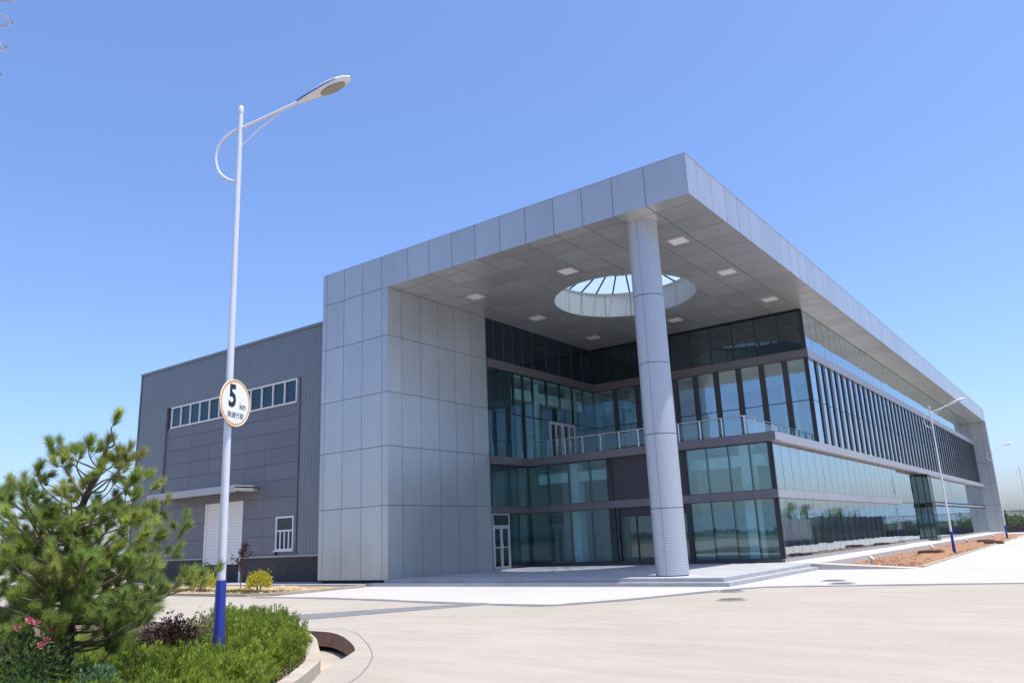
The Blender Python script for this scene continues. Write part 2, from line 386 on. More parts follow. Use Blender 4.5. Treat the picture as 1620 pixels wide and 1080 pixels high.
def bumpy(name, poly_fn, x0, x1, y0, y1, nx, ny, z, amp, m, seed=0):
    rg = np.random.default_rng(seed); X, Y = np.meshgrid(np.linspace(0, 1, nx), np.linspace(0, 1, ny))
    Hh = rg.random((ny, nx)); Hh = (Hh + np.roll(Hh, 1, 0) + np.roll(Hh, 1, 1) + np.roll(Hh, -1, 0)) / 4
    yy = y0 + (y1 - y0) * Y; xa, xb = poly_fn(yy)
    xx = xa + (xb - xa) * X
    edge = np.minimum(np.minimum(X, 1 - X) * 6, 1) * np.minimum(np.minimum(Y, 1 - Y) * 12, 1)
    zz = z + amp * (Hh - 0.3) * edge
    V = np.c_[xx.ravel(), yy.ravel(), zz.ravel()]
    i = np.arange((ny - 1) * nx).reshape(ny - 1, nx)[:, :-1].ravel()
    F = np.c_[i, i + 1, i + nx + 1, i + nx]
    o = link(name, tri_mesh(name, V, F, m), m, None, (0, 0, 0), 'structure')
    o.data.polygons.foreach_set('use_smooth', [True] * len(o.data.polygons))
    return o
bumpy('red_soil_verge', lambda y: (0.1 + 0 * y, 3.55 - (y - 9.7) * 0.018), 0, 0, 9.72, 82, 16, 200, 0.014, 0.16, REDSOIL, 1)
k = MB()
kp = [(3.62, 9.7), (3.1, 38.0), (2.32, 82)]
for i in range(2):
    (xa, ya), (xb, yb) = kp[i], kp[i + 1]; b = len(k.v)
    k.v += [(xa - .06, ya, 0.006), (xa + .06, ya, 0.006), (xa + .06, ya, 0.06), (xa - .06, ya, 0.06), (xb - .06, yb, 0.006), (xb + .06, yb, 0.006), (xb + .06, yb, 0.06), (xb - .06, yb, 0.06)]
    k.f += [(b + a_, b + b_, b + c_, b + d_) for a_, b_, c_, d_ in CUBE_F]
k.build('verge_kerb', KERBC, kind='structure')

# bed and walk in front of the factory hall
slab('hall_walk', [(-60, -0.75), (-15.3, -0.75), (-15.3, 0.98), (-60, 0.98)], 0.006, 0.10, STEPC)
bumpy('sandy_bed', lambda y: (-40 + 0 * y, -15.1 - np.clip((-4.6 - y), 0, 9) ** 2 * 1.3), 0, 0, -5.45, -0.76, 150, 20, 0.03, 0.14, SAND, 2)
kb = smooth_path([(-60, -5.5), (-30, -5.5), (-17.5, -5.55), (-15.9, -5.35), (-15.1, -4.4), (-15.05, -2.5), (-15.05, -0.75)], 6)
def kerb(name, line, w, z0, z1, m, n_stone=0):
    s = MB(); lr = ribbon([tuple(p) for p in line], w); n = len(line); l, r = lr[:n], lr[n:][::-1]
    for i in range(n - 1):
        b = len(s.v)
        s.v += [(*l[i], z0), (*r[i], z0), (*r[i + 1], z0), (*l[i + 1], z0), (*l[i], z1), (*r[i], z1), (*r[i + 1], z1), (*l[i + 1], z1)]
        s.f += [(b + 4, b + 5, b + 6, b + 7), (b, b + 4, b + 7, b + 3), (b + 1, b + 2, b + 6, b + 5)]
        if i == 0: s.f.append((b, b + 1, b + 5, b + 4))
        if i == n - 2: s.f.append((b + 2, b + 3, b + 7, b + 6))
    return s.build(name, m, kind='structure')
kerb('bed_kerb', kb, 0.12, 0.005, 0.10, KERBC)
kl = [p + Vector((0, 0)) for p in KERB_LINE]
# planter kerb is offset inward from its outer edge
def offset(line, d):
    out = []
    for i, p in enumerate(line):
        t = (line[min(i + 1, len(line) - 1)] - line[max(i - 1, 0)]).normalized(); out.append(p + Vector((-t.y, t.x)) * d)
    return out
kerb('planter_kerb', offset(KERB_LINE, 0.10), 0.20, -0.34, 0.16, KERBC)
inner = [tuple(p) for p in offset(KERB_LINE, 0.19)]
sheet('planter_soil', [inner + [(-18, -26), (3.2, -26)]], 0.11, DARKSOIL)

# ---------------------------------------------------------------- main building
ZR, ZS, W0, WT, YT, ZP, YB, XG, YG, LEN = 14.287, 12.766, 18.82, 14.45, 6.92, 0.24, 17.49, 1.593, 10.13, 83.28
G = 0.011                                         # half of a panel joint
MBD = thing('main_building', 'long modern building of silver panels and teal glass under a flat overhanging roof', 'building', (-9.4, 41.0, 0))
FX = [-18.82, -18.55, -17.33, -16.08, -14.83, -13.2, -11.95, -10.66, -9.38, -8.1, -6.84, -5.5, -4.22, -2.92, -1.61, 0.0]
ROWS = [0.23, 3.214, 5.70, 8.03, 10.55, ZS]
SY = [0.0, 0.86, 2.06, 3.28, 4.48, 5.69, 6.92]
T = 0.045
# corner tower
s = MB(); s.box(-W0 + 0.02, -WT - T, T, 9.0, ZP + 0.02, ZS - 0.01); s.box(-W0 + 0.15, -WT - 0.12, 0.15, 6.8, 0.0, 0.26)
for x in (-18.5, -17.3, -16.1, -14.9): s.box(x - 0.03, x + 0.03, 0.05, 0.11, 0.12, 0.26)
tower = s.build('corner_tower', CORE, MBD)
tx = [-18.82, -18.55, -17.33, -16.08, -14.83, -14.45]
for r in range(5):
    z0, z1 = ROWS[r] + (0 if r == 0 else G), ROWS[r + 1] - G
    for i in range(5):
        B('cladding_panel', ACP, tower, tx[i] + (G if i else 0), tx[i + 1] - (G if i < 4 else 0), 0.0, T, z0, z1)
    for i in range(6):
        B('cladding_panel', ACP, tower, -WT - T, -WT, SY[i] + (G if i else T), SY[i + 1] - (G if i < 5 else 0), z0, z1)
# roof edge
s = MB(); s.box(-W0 + 0.02, -T, T, 0.35, ZS + 0.05, ZR - 0.02); s.box(-0.35, -T, 0.35, LEN, ZS + 0.05, ZR - 0.02)
s.box(-W0 + 0.02, -W0 + 0.3, 0.35, LEN, ZS - 0.3, ZR - 0.02); s.box(-W0 + 0.3, -0.35, LEN - 0.3, LEN, ZS + 0.05, ZR - 0.02)
par = s.build('roof_parapet', CORE, MBD)
s = MB(); s.box(-W0 - 0.01, 0.01, -0.008, 0.4, ZR - 0.02, ZR + 0.012); s.box(-0.4, 0.01, 0.4, LEN, ZR - 0.02, ZR + 0.012); s.build('coping', ACP, par)
for i in range(15):
    B('fascia_panel', ACP, par, FX[i] + (G if i else 0), FX[i + 1] - (G if i < 14 else 0), 0.0, T, ZS + (G if FX[i + 1] < -WT else 0), ZR - 0.022)
RY = [0.0, 0.89, 2.17, 3.49] + [3.49 + 1.2663 * k for k in range(1, 64)]
for i in range(len(RY) - 1):
    B('fascia_panel', ACP, par, -T, 0.0, RY[i] + (G if i else T), RY[i + 1] - G, ZS, ZR - 0.022)
# soffit with a round opening
CX, CY, CR = -7.4, 8.95, 3.42
BOOL = []
def boolmesh():
    cyl = MB(); n = 96
    cyl.prism([(CX + CR * math.cos(2 * math.pi * i / n), CY + CR * math.sin(2 * math.pi * i / n)) for i in range(n)], 11.5, 15.5)
    c = cyl.build('cutter', CORE)
    for o in BOOL:
        md = o.modifiers.new('b', 'BOOLEAN'); md.operation = 'DIFFERENCE'; md.object = c; md.solver = 'EXACT'
    bpy.context.view_layer.update()
    dg = bpy.context.evaluated_depsgraph_get()
    new = [(o, bpy.data.meshes.new_from_object(o.evaluated_get(dg))) for o in BOOL]
    for o, me in new:
        o.modifiers.clear(); o.data = me
    bpy.data.objects.remove(c)
sof = MB(); sof.prism([(-WT, 0.05), (-0.05, 0.05), (-0.05, LEN - 0.05), (-XG - 0.1, LEN - 0.05), (-XG - 0.1, YB + 0.1), (-WT, YB + 0.1)], ZS + 0.03, ZS + 0.06)
soffit = sof.build('soffit', CORE, MBD); BOOL.append(soffit)
rd = MB(); rd.box(-W0 + 0.35, -0.36, 0.36, LEN - 0.35, 13.86, 13.94); roof = rd.build('roof_deck', mat('roof_membrane', (0.35, 0.35, 0.36), 0.9), MBD); BOOL.append(roof)
gx = [-14.45, -13.2, -11.95, -10.66, -9.38, -8.1, -6.84, -5.5, -4.22, -2.92, -1.61, 0.0]
gy = [0.0, 0.73] + [0.73 + 1.27 * k for k in range(1, 67)]
for j in range(len(gy) - 1):
    for i in range(11):
        y0, y1 = gy[j], min(gy[j + 1], LEN - 0.05)
        if y0 > YB - 0.5 and gx[i] < -1.7: continue
        if y0 >= LEN - 0.1: continue
        if gx[i] < -1.7: y1 = min(y1, YB + 0.05)
        a, b = gx[i] + G * 1.6, gx[i + 1] - (G * 1.6 if i < 10 else 0.02)
        cx, cy = min(max(CX, a), b), min(max(CY, y0), y1)
        near = math.hypot(cx - CX, cy - CY) < CR
        far = max(math.hypot(px - CX, py - CY) for px in (a, b) for py in (y0, y1)) < CR
        if far: continue
        o = B('soffit_panel', SOFF, soffit, a, b, y0 + (G * 1.6 if j else 0.02), y1 - G * 1.6, ZS, ZS + 0.028)
        if near:
            o.data = o.data.copy(); BOOL.append(o)
boolmesh()
for o in list(COL.objects):
    if o.name.startswith(('cladding_panel', 'fascia_panel')):
        o.rotation_euler = (random.gauss(0, .0012), random.gauss(0, .0012), random.gauss(0, .0012))
# skylight: drum, ring, ribs, glass cone
sk = MB(); n = 64
ring = [(CX + (CR + .02) * math.cos(2 * math.pi * i / n), CY + (CR + .02) * math.sin(2 * math.pi * i / n), 14.02) for i in range(n + 1)]
sk.tube(ring, 0.06, 6); 
ring2 = [(CX + CR * .995 * math.cos(2 * math.pi * i / n), CY + CR * .995 * math.sin(2 * math.pi * i / n), ZS + 0.012) for i in range(n + 1)]
sk.tube(ring2, 0.022, 6)
skyl = sk.build('skylight', DRUM, MBD)
for i in range(16):
    s = MB(); a0, a1 = 2 * math.pi * i / 16 + 0.004, 2 * math.pi * (i + 1) / 16 - 0.004; m_ = 5
    for k in range(m_ + 1):
        a = a0 + (a1 - a0) * k / m_
        for rr, zz in ((CR, ZS + .02), (CR + .04, ZS + .02), (CR + .04, 14.0), (CR, 14.0)): s.v.append((CX + rr * math.cos(a), CY + rr * math.sin(a), zz))
    for k in range(m_):
        b = 4 * k
        s.f += [(b, b + 3, b + 7, b + 4), (b + 1, b + 5, b + 6, b + 2), (b + 3, b + 2, b + 6, b + 7), (b, b + 4, b + 5, b + 1)]
    s.f += [(0, 1, 2, 3), (b + 4, b + 7, b + 6, b + 5)]
    s.build('drum_panel', DRUM, skyl)
APEX = 15.15
for i in range(24):
    a = 2 * math.pi * (i + .5) / 24
    s = MB(); s.tube([(CX + CR * math.cos(a), CY + CR * math.sin(a), 14.04), (CX + .25 * math.cos(a), CY + .25 * math.sin(a), APEX)], 0.045, 5); s.build('rib', MULL, skyl)
    a0, a1 = a, 2 * math.pi * (i + 1.5) / 24
    s = MB(); p = [(CX + CR * math.cos(a0), CY + CR * math.sin(a0), 14.06), (CX + CR * math.cos(a1), CY + CR * math.sin(a1), 14.06), (CX + .2 * math.cos(a1), CY + .2 * math.sin(a1), APEX + .03), (CX + .2 * math.cos(a0), CY + .2 * math.sin(a0), APEX + .03)]
    s.v = p + [(x, y, z + .02) for x, y, z in p]; s.f = [(0, 3, 2, 1), (4, 5, 6, 7), (0, 1, 5, 4), (1, 2, 6, 5), (2, 3, 7, 6), (3, 0, 4, 7)]
    s.build('skylight_pane', GL_SKY, skyl)
s = MB(); s.tube([(CX + 1.9 * math.cos(2 * math.pi * i / 40), CY + 1.9 * math.sin(2 * math.pi * i / 40), 14.04 + (APEX - 14.04) * (CR - 1.9) / CR) for i in range(41)], 0.03, 5); s.build('ring_beam', MULL, skyl)

# glass walls
GLINTM = mat('pane_edge_glint', (0.13, 0.135, 0.14), 0.4, 0.4)  # paler strips added as the reflections along the pane edges
def gwall(wallname, ax, pos, out, joints, tiers, gm, gap=0.02, th=0.024, mull=0.07, depth=0.13, skip=None, tilt=0.0012, cap=None):
    """glass panes between joints along x ('x' walls face -y) or y ('y' walls face +x); joints are real gaps over a mullion grid"""
    s = MB()
    for j in joints:
        for z0, z1 in ((tiers[0], tiers[-1]),):
            if ax == 'x': s.box(j - mull / 2, j + mull / 2, pos + th + .004, pos + th + depth, z0, z1)
            else: s.box(pos - th - depth, pos - th - .004, j - mull / 2, j + mull / 2, z0, z1)
    for z in tiers:
        if ax == 'x': s.box(joints[0], joints[-1], pos + th + .003, pos + th + depth * .8, z - .03, z + .03)
        else: s.box(pos - th - depth * .8, pos - th - .003, joints[0], joints[-1], z - .03, z + .03)
    wall = s.build(wallname, MULL, MBD)
    if cap:
        for j in joints[1:-1]:
            if ax == 'y': B('pane_edge_glint', cap, wall, pos - .01, pos + .012, j - .014, j + .014, tiers[0], tiers[-1])
            else: B('pane_edge_glint', cap, wall, j - .014, j + .014, pos - .012, pos + .01, tiers[0], tiers[-1])
    for t in range(len(tiers) - 1):
        for i in range(len(joints) - 1):
            if skip and skip(t, i): continue
            a, b = joints[i] + gap, joints[i + 1] - gap
            if ax == 'x': o = B('glass_pane', gm, wall, a, b, pos, pos + th, tiers[t] + gap, tiers[t + 1] - gap)
            else: o = B('glass_pane', gm, wall, pos - th, pos, a, b, tiers[t] + gap, tiers[t + 1] - gap)
            o.rotation_euler = (random.gauss(0, tilt) if ax == 'x' else 0, random.gauss(0, tilt) if ax == 'y' else 0, random.gauss(0, tilt))
    return wall
Z3, ZTR, Z2T, ZB1, ZB0, ZU1, ZU0, ZL1, ZL0 = 10.61, 7.95, 10.17, 5.64, 5.26, 5.25, 3.23, 2.88, 0.40
BX = [-14.45, -13.1, -11.62, -10.4, -9.15, -7.94, -6.71, -5.42, -4.15, -2.90, -1.593]
LYJ = [6.92, 7.6, 8.4, 9.24, 10.1, 11.03, 12.375, 13.725, 15.08, 16.25, 17.49]
gwall('top_front_glazing', 'x', YB, -1, BX, [Z3, ZS - .01], GL_DARK)
gwall('top_left_glazing', 'y', -WT, 1, LYJ, [Z3, ZS - .01], GL_DARK, cap=GLINTM)
gwall('upper_front_glazing', 'x', YB, -1, BX, [ZB1, ZTR, Z2T], GL_UP)
gwall('upper_left_glazing', 'y', -WT, 1, LYJ, [ZB1, ZTR, Z2T], GL_LOW, skip=lambda t, i: t == 0 and i in (6, 7))
gwall('ground_left_glazing', 'y', -WT, 1, [6.92, 8.39, 9.24, 10.13], [ZL0, ZL1], GL_LOW, skip=lambda t, i: i == 0)
gwall('mezzanine_left_glazing', 'y', -WT, 1, [6.92, 8.39, 9.24, 10.13], [ZU0, ZU1], GL_LOW)
gxl = [-14.43, -13.21, -11.96, -10.715, -9.72]
gxr = [-5.52, -4.55, -3.53, -2.57, -1.593]
gwall('ground_front_glazing', 'x', YG, -1, gxl, [ZL0, ZL1], GL_LOW)
gwall('mezzanine_front_glazing', 'x', YG, -1, gxl, [ZU0, ZU1], GL_LOW)
gwall('ground_front_glazing', 'x', YG, -1, gxr, [ZL0, ZL1], GL_LOW)
gwall('mezzanine_front_glazing', 'x', YG, -1, gxr, [ZU0, ZU1], GL_LOW)
P1 = 1.262
ga = [YG + P1 * k for k in range(21)]; ga[-1] = 35.4
gb = [35.4, 36.75, 38.1, 39.45, 40.8, 42.15, 43.5, 45.2]
gc = [46.65 + 1.2866 * k for k in range(28)] + [LEN - .6]
for nm, tz in (('ground_side_glazing', [ZL0, ZL1]), ('mezzanine_side_glazing', [ZU0, ZU1])):
    gwall(nm, 'y', -XG, 1, ga, tz, GL_SIDE)
    gwall(nm, 'y', -XG, 1, gc, tz, GL_SIDE)
gwall('recessed_side_glazing', 'y', -XG - 0.25, 1, gb, [ZL0, ZL1 + .15, ZU1], GL_SIDE)
cl = [YB + 1.266 * k for k in range(53)]; cl[-1] = LEN
gwall('clerestory_side_glazing', 'y', -XG, 1, cl, [Z3, ZS - .01], GL_DARKS)
FP = [17.49, 18.42] + [19.07 + 1.308 * k for k in range(49)]
fj = [17.49] + [19.07 + 1.308 * k for k in range(49)] + [LEN]
gwall('upper_side_glazing', 'y', -XG, 1, fj, [ZB1, ZTR, Z2T], GL_SIDE)
# fins: wide dark pilasters standing proud of the upper floor glass
for j in BX[1:-1]:
    B('fin', FIN, MBD, j - .01, j + .28, YB - 0.07, YB - 0.012, ZB1, Z2T)
for j in fj[1:-1]:
    B('fin', FIN, MBD, -XG + 0.012, -XG + 0.055, j - .20, j + .20, ZB1, Z2T)
# horizontal bands
def band(z0, z1, xs, y_front, left=True, side=None, off=0.10, lx=-WT):
    s = MB(); bd = None
    e = 0.02
    s.box(lx + .02, -XG + off - e, y_front - off + e, y_front + .2, z0 + .02, z1 - .02)
    bd = s.build('floor_band', CORE, MBD)
    for i in range(len(xs) - 1):
        B('band_panel', BAND, bd, xs[i] + .006, xs[i + 1] - (.006 if i < len(xs) - 2 else -off), y_front - off, y_front - off + .02, z0, z1)
    B('band_panel', BAND, bd, lx, -XG + off, y_front - off + .021, y_front + .15, z0, z0 + .018)
    B('band_panel', BAND, bd, lx, -XG + off, y_front - off + .021, y_front + .15, z1 - .018, z1)
    return bd
b1 = band(ZL1, ZU0, [-WT + .1, -13.21, -11.96, -10.715, -9.6, -7.7, -5.52, -4.55, -3.53, -2.57, -XG], YG, off=.10)
b2 = band(ZB0, ZB1, [-WT + .35, -13.21, -11.96, -10.715, -9.6, -8.3, -7.0, -5.75, -4.5, -3.2, -1.9 + .3], YG, off=.35)
b3 = band(Z2T, Z3, BX, YB, off=.12)
for bd, z0, z1, y0, off, yf in ((b1, ZL1, ZU0, 6.92, .10, YG), (b2, ZB0, ZB1, 6.92, .35, YG), (b3, Z2T, Z3, 6.92, .12, YB)):
    ys = [y for y in LYJ if y < yf - .2 - off] + [yf - off]
    for i in range(len(ys) - 1): B('band_panel', BAND, bd, -WT - .05, -WT + off, ys[i] + .006, ys[i + 1] - .006, z0, z1)
BAND_LIT = mat('sunlit_band_metal', (0.40, 0.385, 0.40), 0.42, 0.4, vary=0.04)  # lighter copy of the band metal, sunlight put into its colour
for bd, z0, z1, off, ya, yb in ((b1, ZL1, ZU0, .10, YG, 35.4), (b1, ZL1 + .1, ZU0 - .1, .05, 46.65, LEN), (b2, ZB0, ZB1, .35, YG, LEN), (b3, Z2T, Z3, .12, YB, LEN)):
    n = round((yb - ya) / 3.8); st = (yb - ya) / n
    for i in range(n):
        yy = ya - off + .021 if i == 0 else ya + st * i + .006
        B('band_panel', BAND_LIT, bd, -XG - .03, -XG + off, yy, ya + st * (i + 1) - .006, z0, z1)
B('soffit_panel', BAND, b2, -XG - .3, -XG - .03, 35.4, 45.2, ZB0, ZB0 + .05)
B('return_panel', BAND, b2, -XG - .27, -XG - .03, 35.36, 35.40, ZP, ZB0)
# base plinth under the glass
for a in ((-WT + .0, -XG + .02, YG - .03, YG + .1), ):
    B('base_plinth', FIN, MBD, *a, ZP, ZL0)
B('base_plinth', BAND_LIT, MBD, -XG - .1, -XG + .022, YG - .03, 35.4, ZP, ZL0 - .002)
B('base_plinth', BAND_LIT, MBD, -XG - .1, -XG + .022, 46.65, LEN, ZP, ZL0 - .002)
B('base_plinth', BAND_LIT, MBD, -XG - .35, -XG - .23, 35.4, 45.2, ZP, ZL0 - .002)
B('base_plinth', FIN, MBD, -WT - .1, -WT + .02, 8.39, YG - .03, ZP, ZL0)
# corner posts
for x, y, z0, z1 in ((-XG - .05, YG + .05, ZL0, ZL1), (-XG - .05, YG + .05, ZU0, ZU1), (-XG - .05, YB + .05, ZB1, Z2T), (-XG - .05, YB + .05, Z3, ZS)):
    B('corner_post', MULL, MBD, x - .04, x + .052, y - .053, y + .04, z0, z1)
# main entrance: dark portal, panel above, automatic doors
B('portal_panel', PANEL_DK, MBD, -9.52, -5.72, YG - .01, YG + .04, ZU0, ZU1)
for x0, x1 in ((-9.72, -9.40), (-5.74, -5.52)):
    B('portal_post', MULL, MBD, x0, x1, YG - .06, YG + .12, ZP, ZL1); B('portal_post', MULL, MBD, x0, x1 if x0 < -9 else x1, YG - .05, YG + .1, ZU0, ZU1)
B('portal_lintel', FIN, MBD, -9.40, -5.74, YG + .25, YG + .4, 2.52, ZL1)
ent = MB(); ent.box(-9.40, -5.74, YG + .27, YG + .35, 2.46, 2.52); ent.box(-9.40, -5.74, YG + .27, YG + .35, ZP, ZP + .07)
for x in (-9.38, -8.45, -7.56, -6.66, -5.78): ent.box(x - .035, x + .035, YG + .27, YG + .35, ZP + .07, 2.46)
entr = ent.build('entrance_door', MULL, MBD)
for x0, x1 in ((-9.34, -8.49), (-8.41, -7.6), (-7.52, -6.7), (-6.62, -5.82)):
    B('door_pane', GL_DOOR, entr, x0, x1, YG + .30, YG + .32, ZP + .07, 2.46)
B('door_sensor', WHITE, entr, -7.6, -7.4, YG + .2, YG + .27, 2.62, 2.72)
# white framed doors
def framed_door(y0, y1, z0, z1, x, leaves, transom=None):
    s = MB(); f = .07
    s.box(x - .06, x + .02, y0, y0 + f, z0, z1); s.box(x - .06, x + .02, y1 - f, y1, z0, z1); s.box(x - .06, x + .02, y0 + f, y1 - f, z1 - f, z1)
    if transom: s.box(x - .06, x + .02, y0 + f, y1 - f, transom, transom + f)
    d = s.build('glazed_door', DFRAME_SHADE, MBD)
    top = transom or z1 - f
    for i in range(leaves):
        a = y0 + f + (y1 - y0 - 2 * f) * i / leaves + .005; b = y0 + f + (y1 - y0 - 2 * f) * (i + 1) / leaves - .005
        s = MB(); w = .085
        s.box(x - .04, x + .01, a, a + w, z0, top - .005); s.box(x - .04, x + .01, b - w, b, z0, top - .005); s.box(x - .04, x + .01, a + w, b - w, top - .005 - w, top - .005); s.box(x - .04, x + .01, a + w, b - w, z0, z0 + .14)
        if leaves == 2 and transom: s.box(x - .03, x + .005, a + w, b - w, z0 + 1.0, z0 + 1.05)
        s.build('door_leaf', DFRAME_SHADE, d)
        B('door_pane', GL_DOOR, d, x - .025, x - .01, a + w, b - w, z0 + .14, top - .005 - w)
        yy = b - w / 2 if i == 0 else a + w / 2
        s = MB(); s.tube([(x + .05, yy, z0 + .95), (x + .05, yy, z0 + 1.25)], .012, 6); s.box(x + .01, x + .05, yy - .008, yy + .008, z0 + .97, z0 + .985); s.box(x + .01, x + .05, yy - .008, yy + .008, z0 + 1.215, z0 + 1.23); s.build('handle', STEEL, d)
    if transom: B('door_pane', GL_DOOR, d, x - .025, x - .01, y0 + f, y1 - f, transom + f, z1 - f)
framed_door(6.99, 8.36, ZP + .01, ZL1 - .005, -WT, 2, 2.25)
framed_door(12.40, 13.70, ZB1 + .01, ZTR - .03, -WT, 2)
framed_door(13.75, 15.06, ZB1 + .01, ZTR - .03, -WT, 2)
# side vestibule
s = MB(); vx0, vx1, vy0, vy1 = -XG, -XG + .36, 45.2, 46.6
for x, y in ((vx1 - .06, vy0), (vx1 - .06, vy1 - .08), (vx1 - .06, 45.86)): s.box(x, x + .08, y, y + .08, ZP, ZB0)
s.box(vx0 - .28, vx1 + .02, vy0, vy1, ZB0 - .12, ZB0 - .003); s.box(vx0 - .05, vx1 + .06, vy0 - .06, vy1 + .06, 2.75, 3.12); s.box(vx0 - .38, vx0 - .28, vy0, vy1, ZP, ZB0 - .12)
s.box(vx0 - .05, vx0 + .03, vy0, vy0 + .08, ZP, ZB0)
ves = s.build('side_vestibule', MULL, MBD)
for z0, z1 in ((ZP + .05, 2.75), (3.12, ZB0 - .12)):
    B('vestibule_pane', GL_VES, ves, vx0 - .26, vx0 - .06, vy0 + .03, vy0 + .05, z0, z1); B('vestibule_pane', GL_VES, ves, vx0 + .03, vx1 - .06, vy0 + .03, vy0 + .05, z0, z1)
    B('vestibule_pane', GL_VES, ves, vx1 - .02, vx1, vy0 + .08, 45.86, z0, z1); B('vestibule_pane', GL_VES, ves, vx1 - .02, vx1, 45.94, vy1 - .08, z0, z1)
# end wall that closes the colonnade
s = MB(); s.box(-XG - .3, -T, LEN - .6, LEN + .3, 0.2, ZS - .002); endw = s.build('end_wall', CORE, MBD)
zs_ = [ZP, 3.214, 5.70, 8.03, 10.55, ZS]
for r in range(5):
    B('cladding_panel', ACP, endw, -XG, -.62 - G, LEN - .6 - T, LEN - .6 - .001, zs_[r] + G, zs_[r + 1] - G)
    B('cladding_panel', ACP, endw, -.62 + G, 0, LEN - .6 - T, LEN - .6 - .001, zs_[r] + G, zs_[r + 1] - G)
    B('cladding_panel', ACP, endw, -T, 0, LEN - .6, LEN + .3, zs_[r] + G, zs_[r + 1] - G)
# round column clad in perforated sheet
def perforated():
    m = mat('perforated_sheet', (0.60, 0.62, 0.66), 0.42, 0.35)
    nt = m.node_tree; N, Lk = nt.nodes, nt.links; p = N['Principled BSDF']
    tc = N.new('ShaderNodeTexCoord'); sp = N.new('ShaderNodeSeparateXYZ'); Lk.new(tc.outputs['Object'], sp.inputs[0])
    at = N.new('ShaderNodeMath'); at.operation = 'ARCTAN2'; Lk.new(sp.outputs['Y'], at.inputs[0]); Lk.new(sp.outputs['X'], at.inputs[1])
    def cell(src, k):
        a = N.new('ShaderNodeMath'); a.operation = 'MULTIPLY'; a.inputs[1].default_value = k; Lk.new(src, a.inputs[0])
        f = N.new('ShaderNodeMath'); f.operation = 'FRACT'; Lk.new(a.outputs[0], f.inputs[0])
        g = N.new('ShaderNodeMath'); g.operation = 'GREATER_THAN'; g.inputs[1].default_value = 0.30; Lk.new(f.outputs[0], g.inputs[0]); return g.outputs[0]
    mu = N.new('ShaderNodeMath'); mu.operation = 'MULTIPLY'; Lk.new(cell(at.outputs[0], 40 / (2 * math.pi) * 1.0), mu.inputs[0]); Lk.new(cell(sp.outputs['Z'], 11.5), mu.inputs[1])
    mx = N.new('ShaderNodeMix'); mx.data_type = 'RGBA'; mx.inputs[6].default_value = (0.37, 0.39, 0.43, 1); mx.inputs[7].default_value = (0.48, 0.50, 0.535, 1)
    Lk.new(mu.outputs[0], mx.inputs[0]); Lk.new(mx.outputs[2], p.inputs['Base Color'])
    return m
PERF = perforated()
QX, QY, QR = -2.44, 1.26, 0.545
s = MB(); s.tube([(QX, QY, ZP), (QX, QY, ZS)], QR - .03, 32); colm = s.build('round_column', CORE, MBD, loc=(QX, QY, ZP), smooth=True)
zc = [ZP + .02, 2.42, 4.9, 7.38, 9.86, ZS - .005]
for i in range(5):
    for a0, a1 in ((-76, 103.0), (104.4, 283)):
        s = MB(); m_ = 20; z0, z1 = zc[i] + .012, zc[i + 1] - .012
        for k_ in range(m_ + 1):
            a = R(a0 - 8 + (a1 - a0) * k_ / m_)
            for rr in (QR, QR - .012):
                s.v += [(QX + rr * math.cos(a), QY + rr * math.sin(a), z0), (QX + rr * math.cos(a), QY + rr * math.sin(a), z1)]
        for k_ in range(m_):
            b = 4 * k_
            s.f += [(b, b + 4, b + 5, b + 1), (b + 2, b + 3, b + 7, b + 6), (b + 1, b + 5, b + 7, b + 3), (b, b + 2, b + 6, b + 4)]
        s.build('column_sheet', PERF, colm, smooth=True)
s = MB(); s.tube([(QX, QY, ZS - .03), (QX, QY, ZS - .002)], QR + .05, 32); s.build('collar', SOFF, colm)
# balcony: floor and rail
B('balcony_floor', STEPC, MBD, -WT + .05, -XG + .3, YG - .3, YB - .02, ZB1 - .06, ZB1 - .004)
rail = MB(); zr_ = 6.47; rx, ry = -2.55, YG - .18
rail.tube([(-WT + .4, ry, zr_), (rx - .12, ry, zr_), (rx - .03, ry + .03, zr_), (rx, ry + .12, zr_), (rx, YB - .15, zr_)], .028, 8)
rl = rail.build('balcony_railing', STEEL, MBD)
xs = [-14.0 + 1.04 * k for k in range(12)]
for x in xs:
    B('rail_post', STEEL, rl, x - .02, x + .02, ry - .03, ry + .03, ZB1, zr_ - .02)
for i in range(len(xs) - 1): B('rail_pane', GL_RAIL, rl, xs[i] + .06, xs[i + 1] - .06, ry - .006, ry + .006, ZB1 + .1, zr_ - .1)
ysr = [ry + .1 + 1.2 * k for k in range(7)]
for y in ysr: B('rail_post', STEEL, rl, rx - .03, rx + .03, y - .02, y + .02, ZB1, zr_ - .02)
for i in range(6): B('rail_pane', GL_RAIL, rl, rx - .006, rx + .006, ysr[i] + .06, ysr[i + 1] - .06, ZB1 + .1, zr_ - .1)

# interior seen through the glass
def I(name, m, *a): return B(name, m, MBD, *a)
I('interior_floor', FLOORIN, -WT, -XG - .3, YG + .15, 82.6, .2, .26)
I('interior_floor', FLOORIN, -18.6, -WT - .2, 7.0, 18, .2, .26)
I('floor_slab', WALLIN, -WT - 4, -XG - .85, YG + .2, 82.6, ZB0, ZB1 - .07)
I('floor_slab', WALLIN, -18.6, -WT - .2, 7.0, YG + .1, ZB0, ZB1 - .07)
I('floor_slab', WALLIN, -18.6, -XG - .2, YB + .2, 82.6, Z2T - .1, Z3)
I('floor_slab', WALLIN, -18.6, -WT - .2, 7.0, YB + .1, Z2T - .1, Z3)
I('interior_wall', WALLIN, -18.6, -18.4, 7.0, 17.5, .27, Z2T - .12)
I('interior_wall', WALLIN, -18.4, -8.2, 17.0, 17.2, .27, ZB0)
I('interior_wall', WALLIN, -8.2, -8.0, 17.0, 82.6, .27, ZB0)
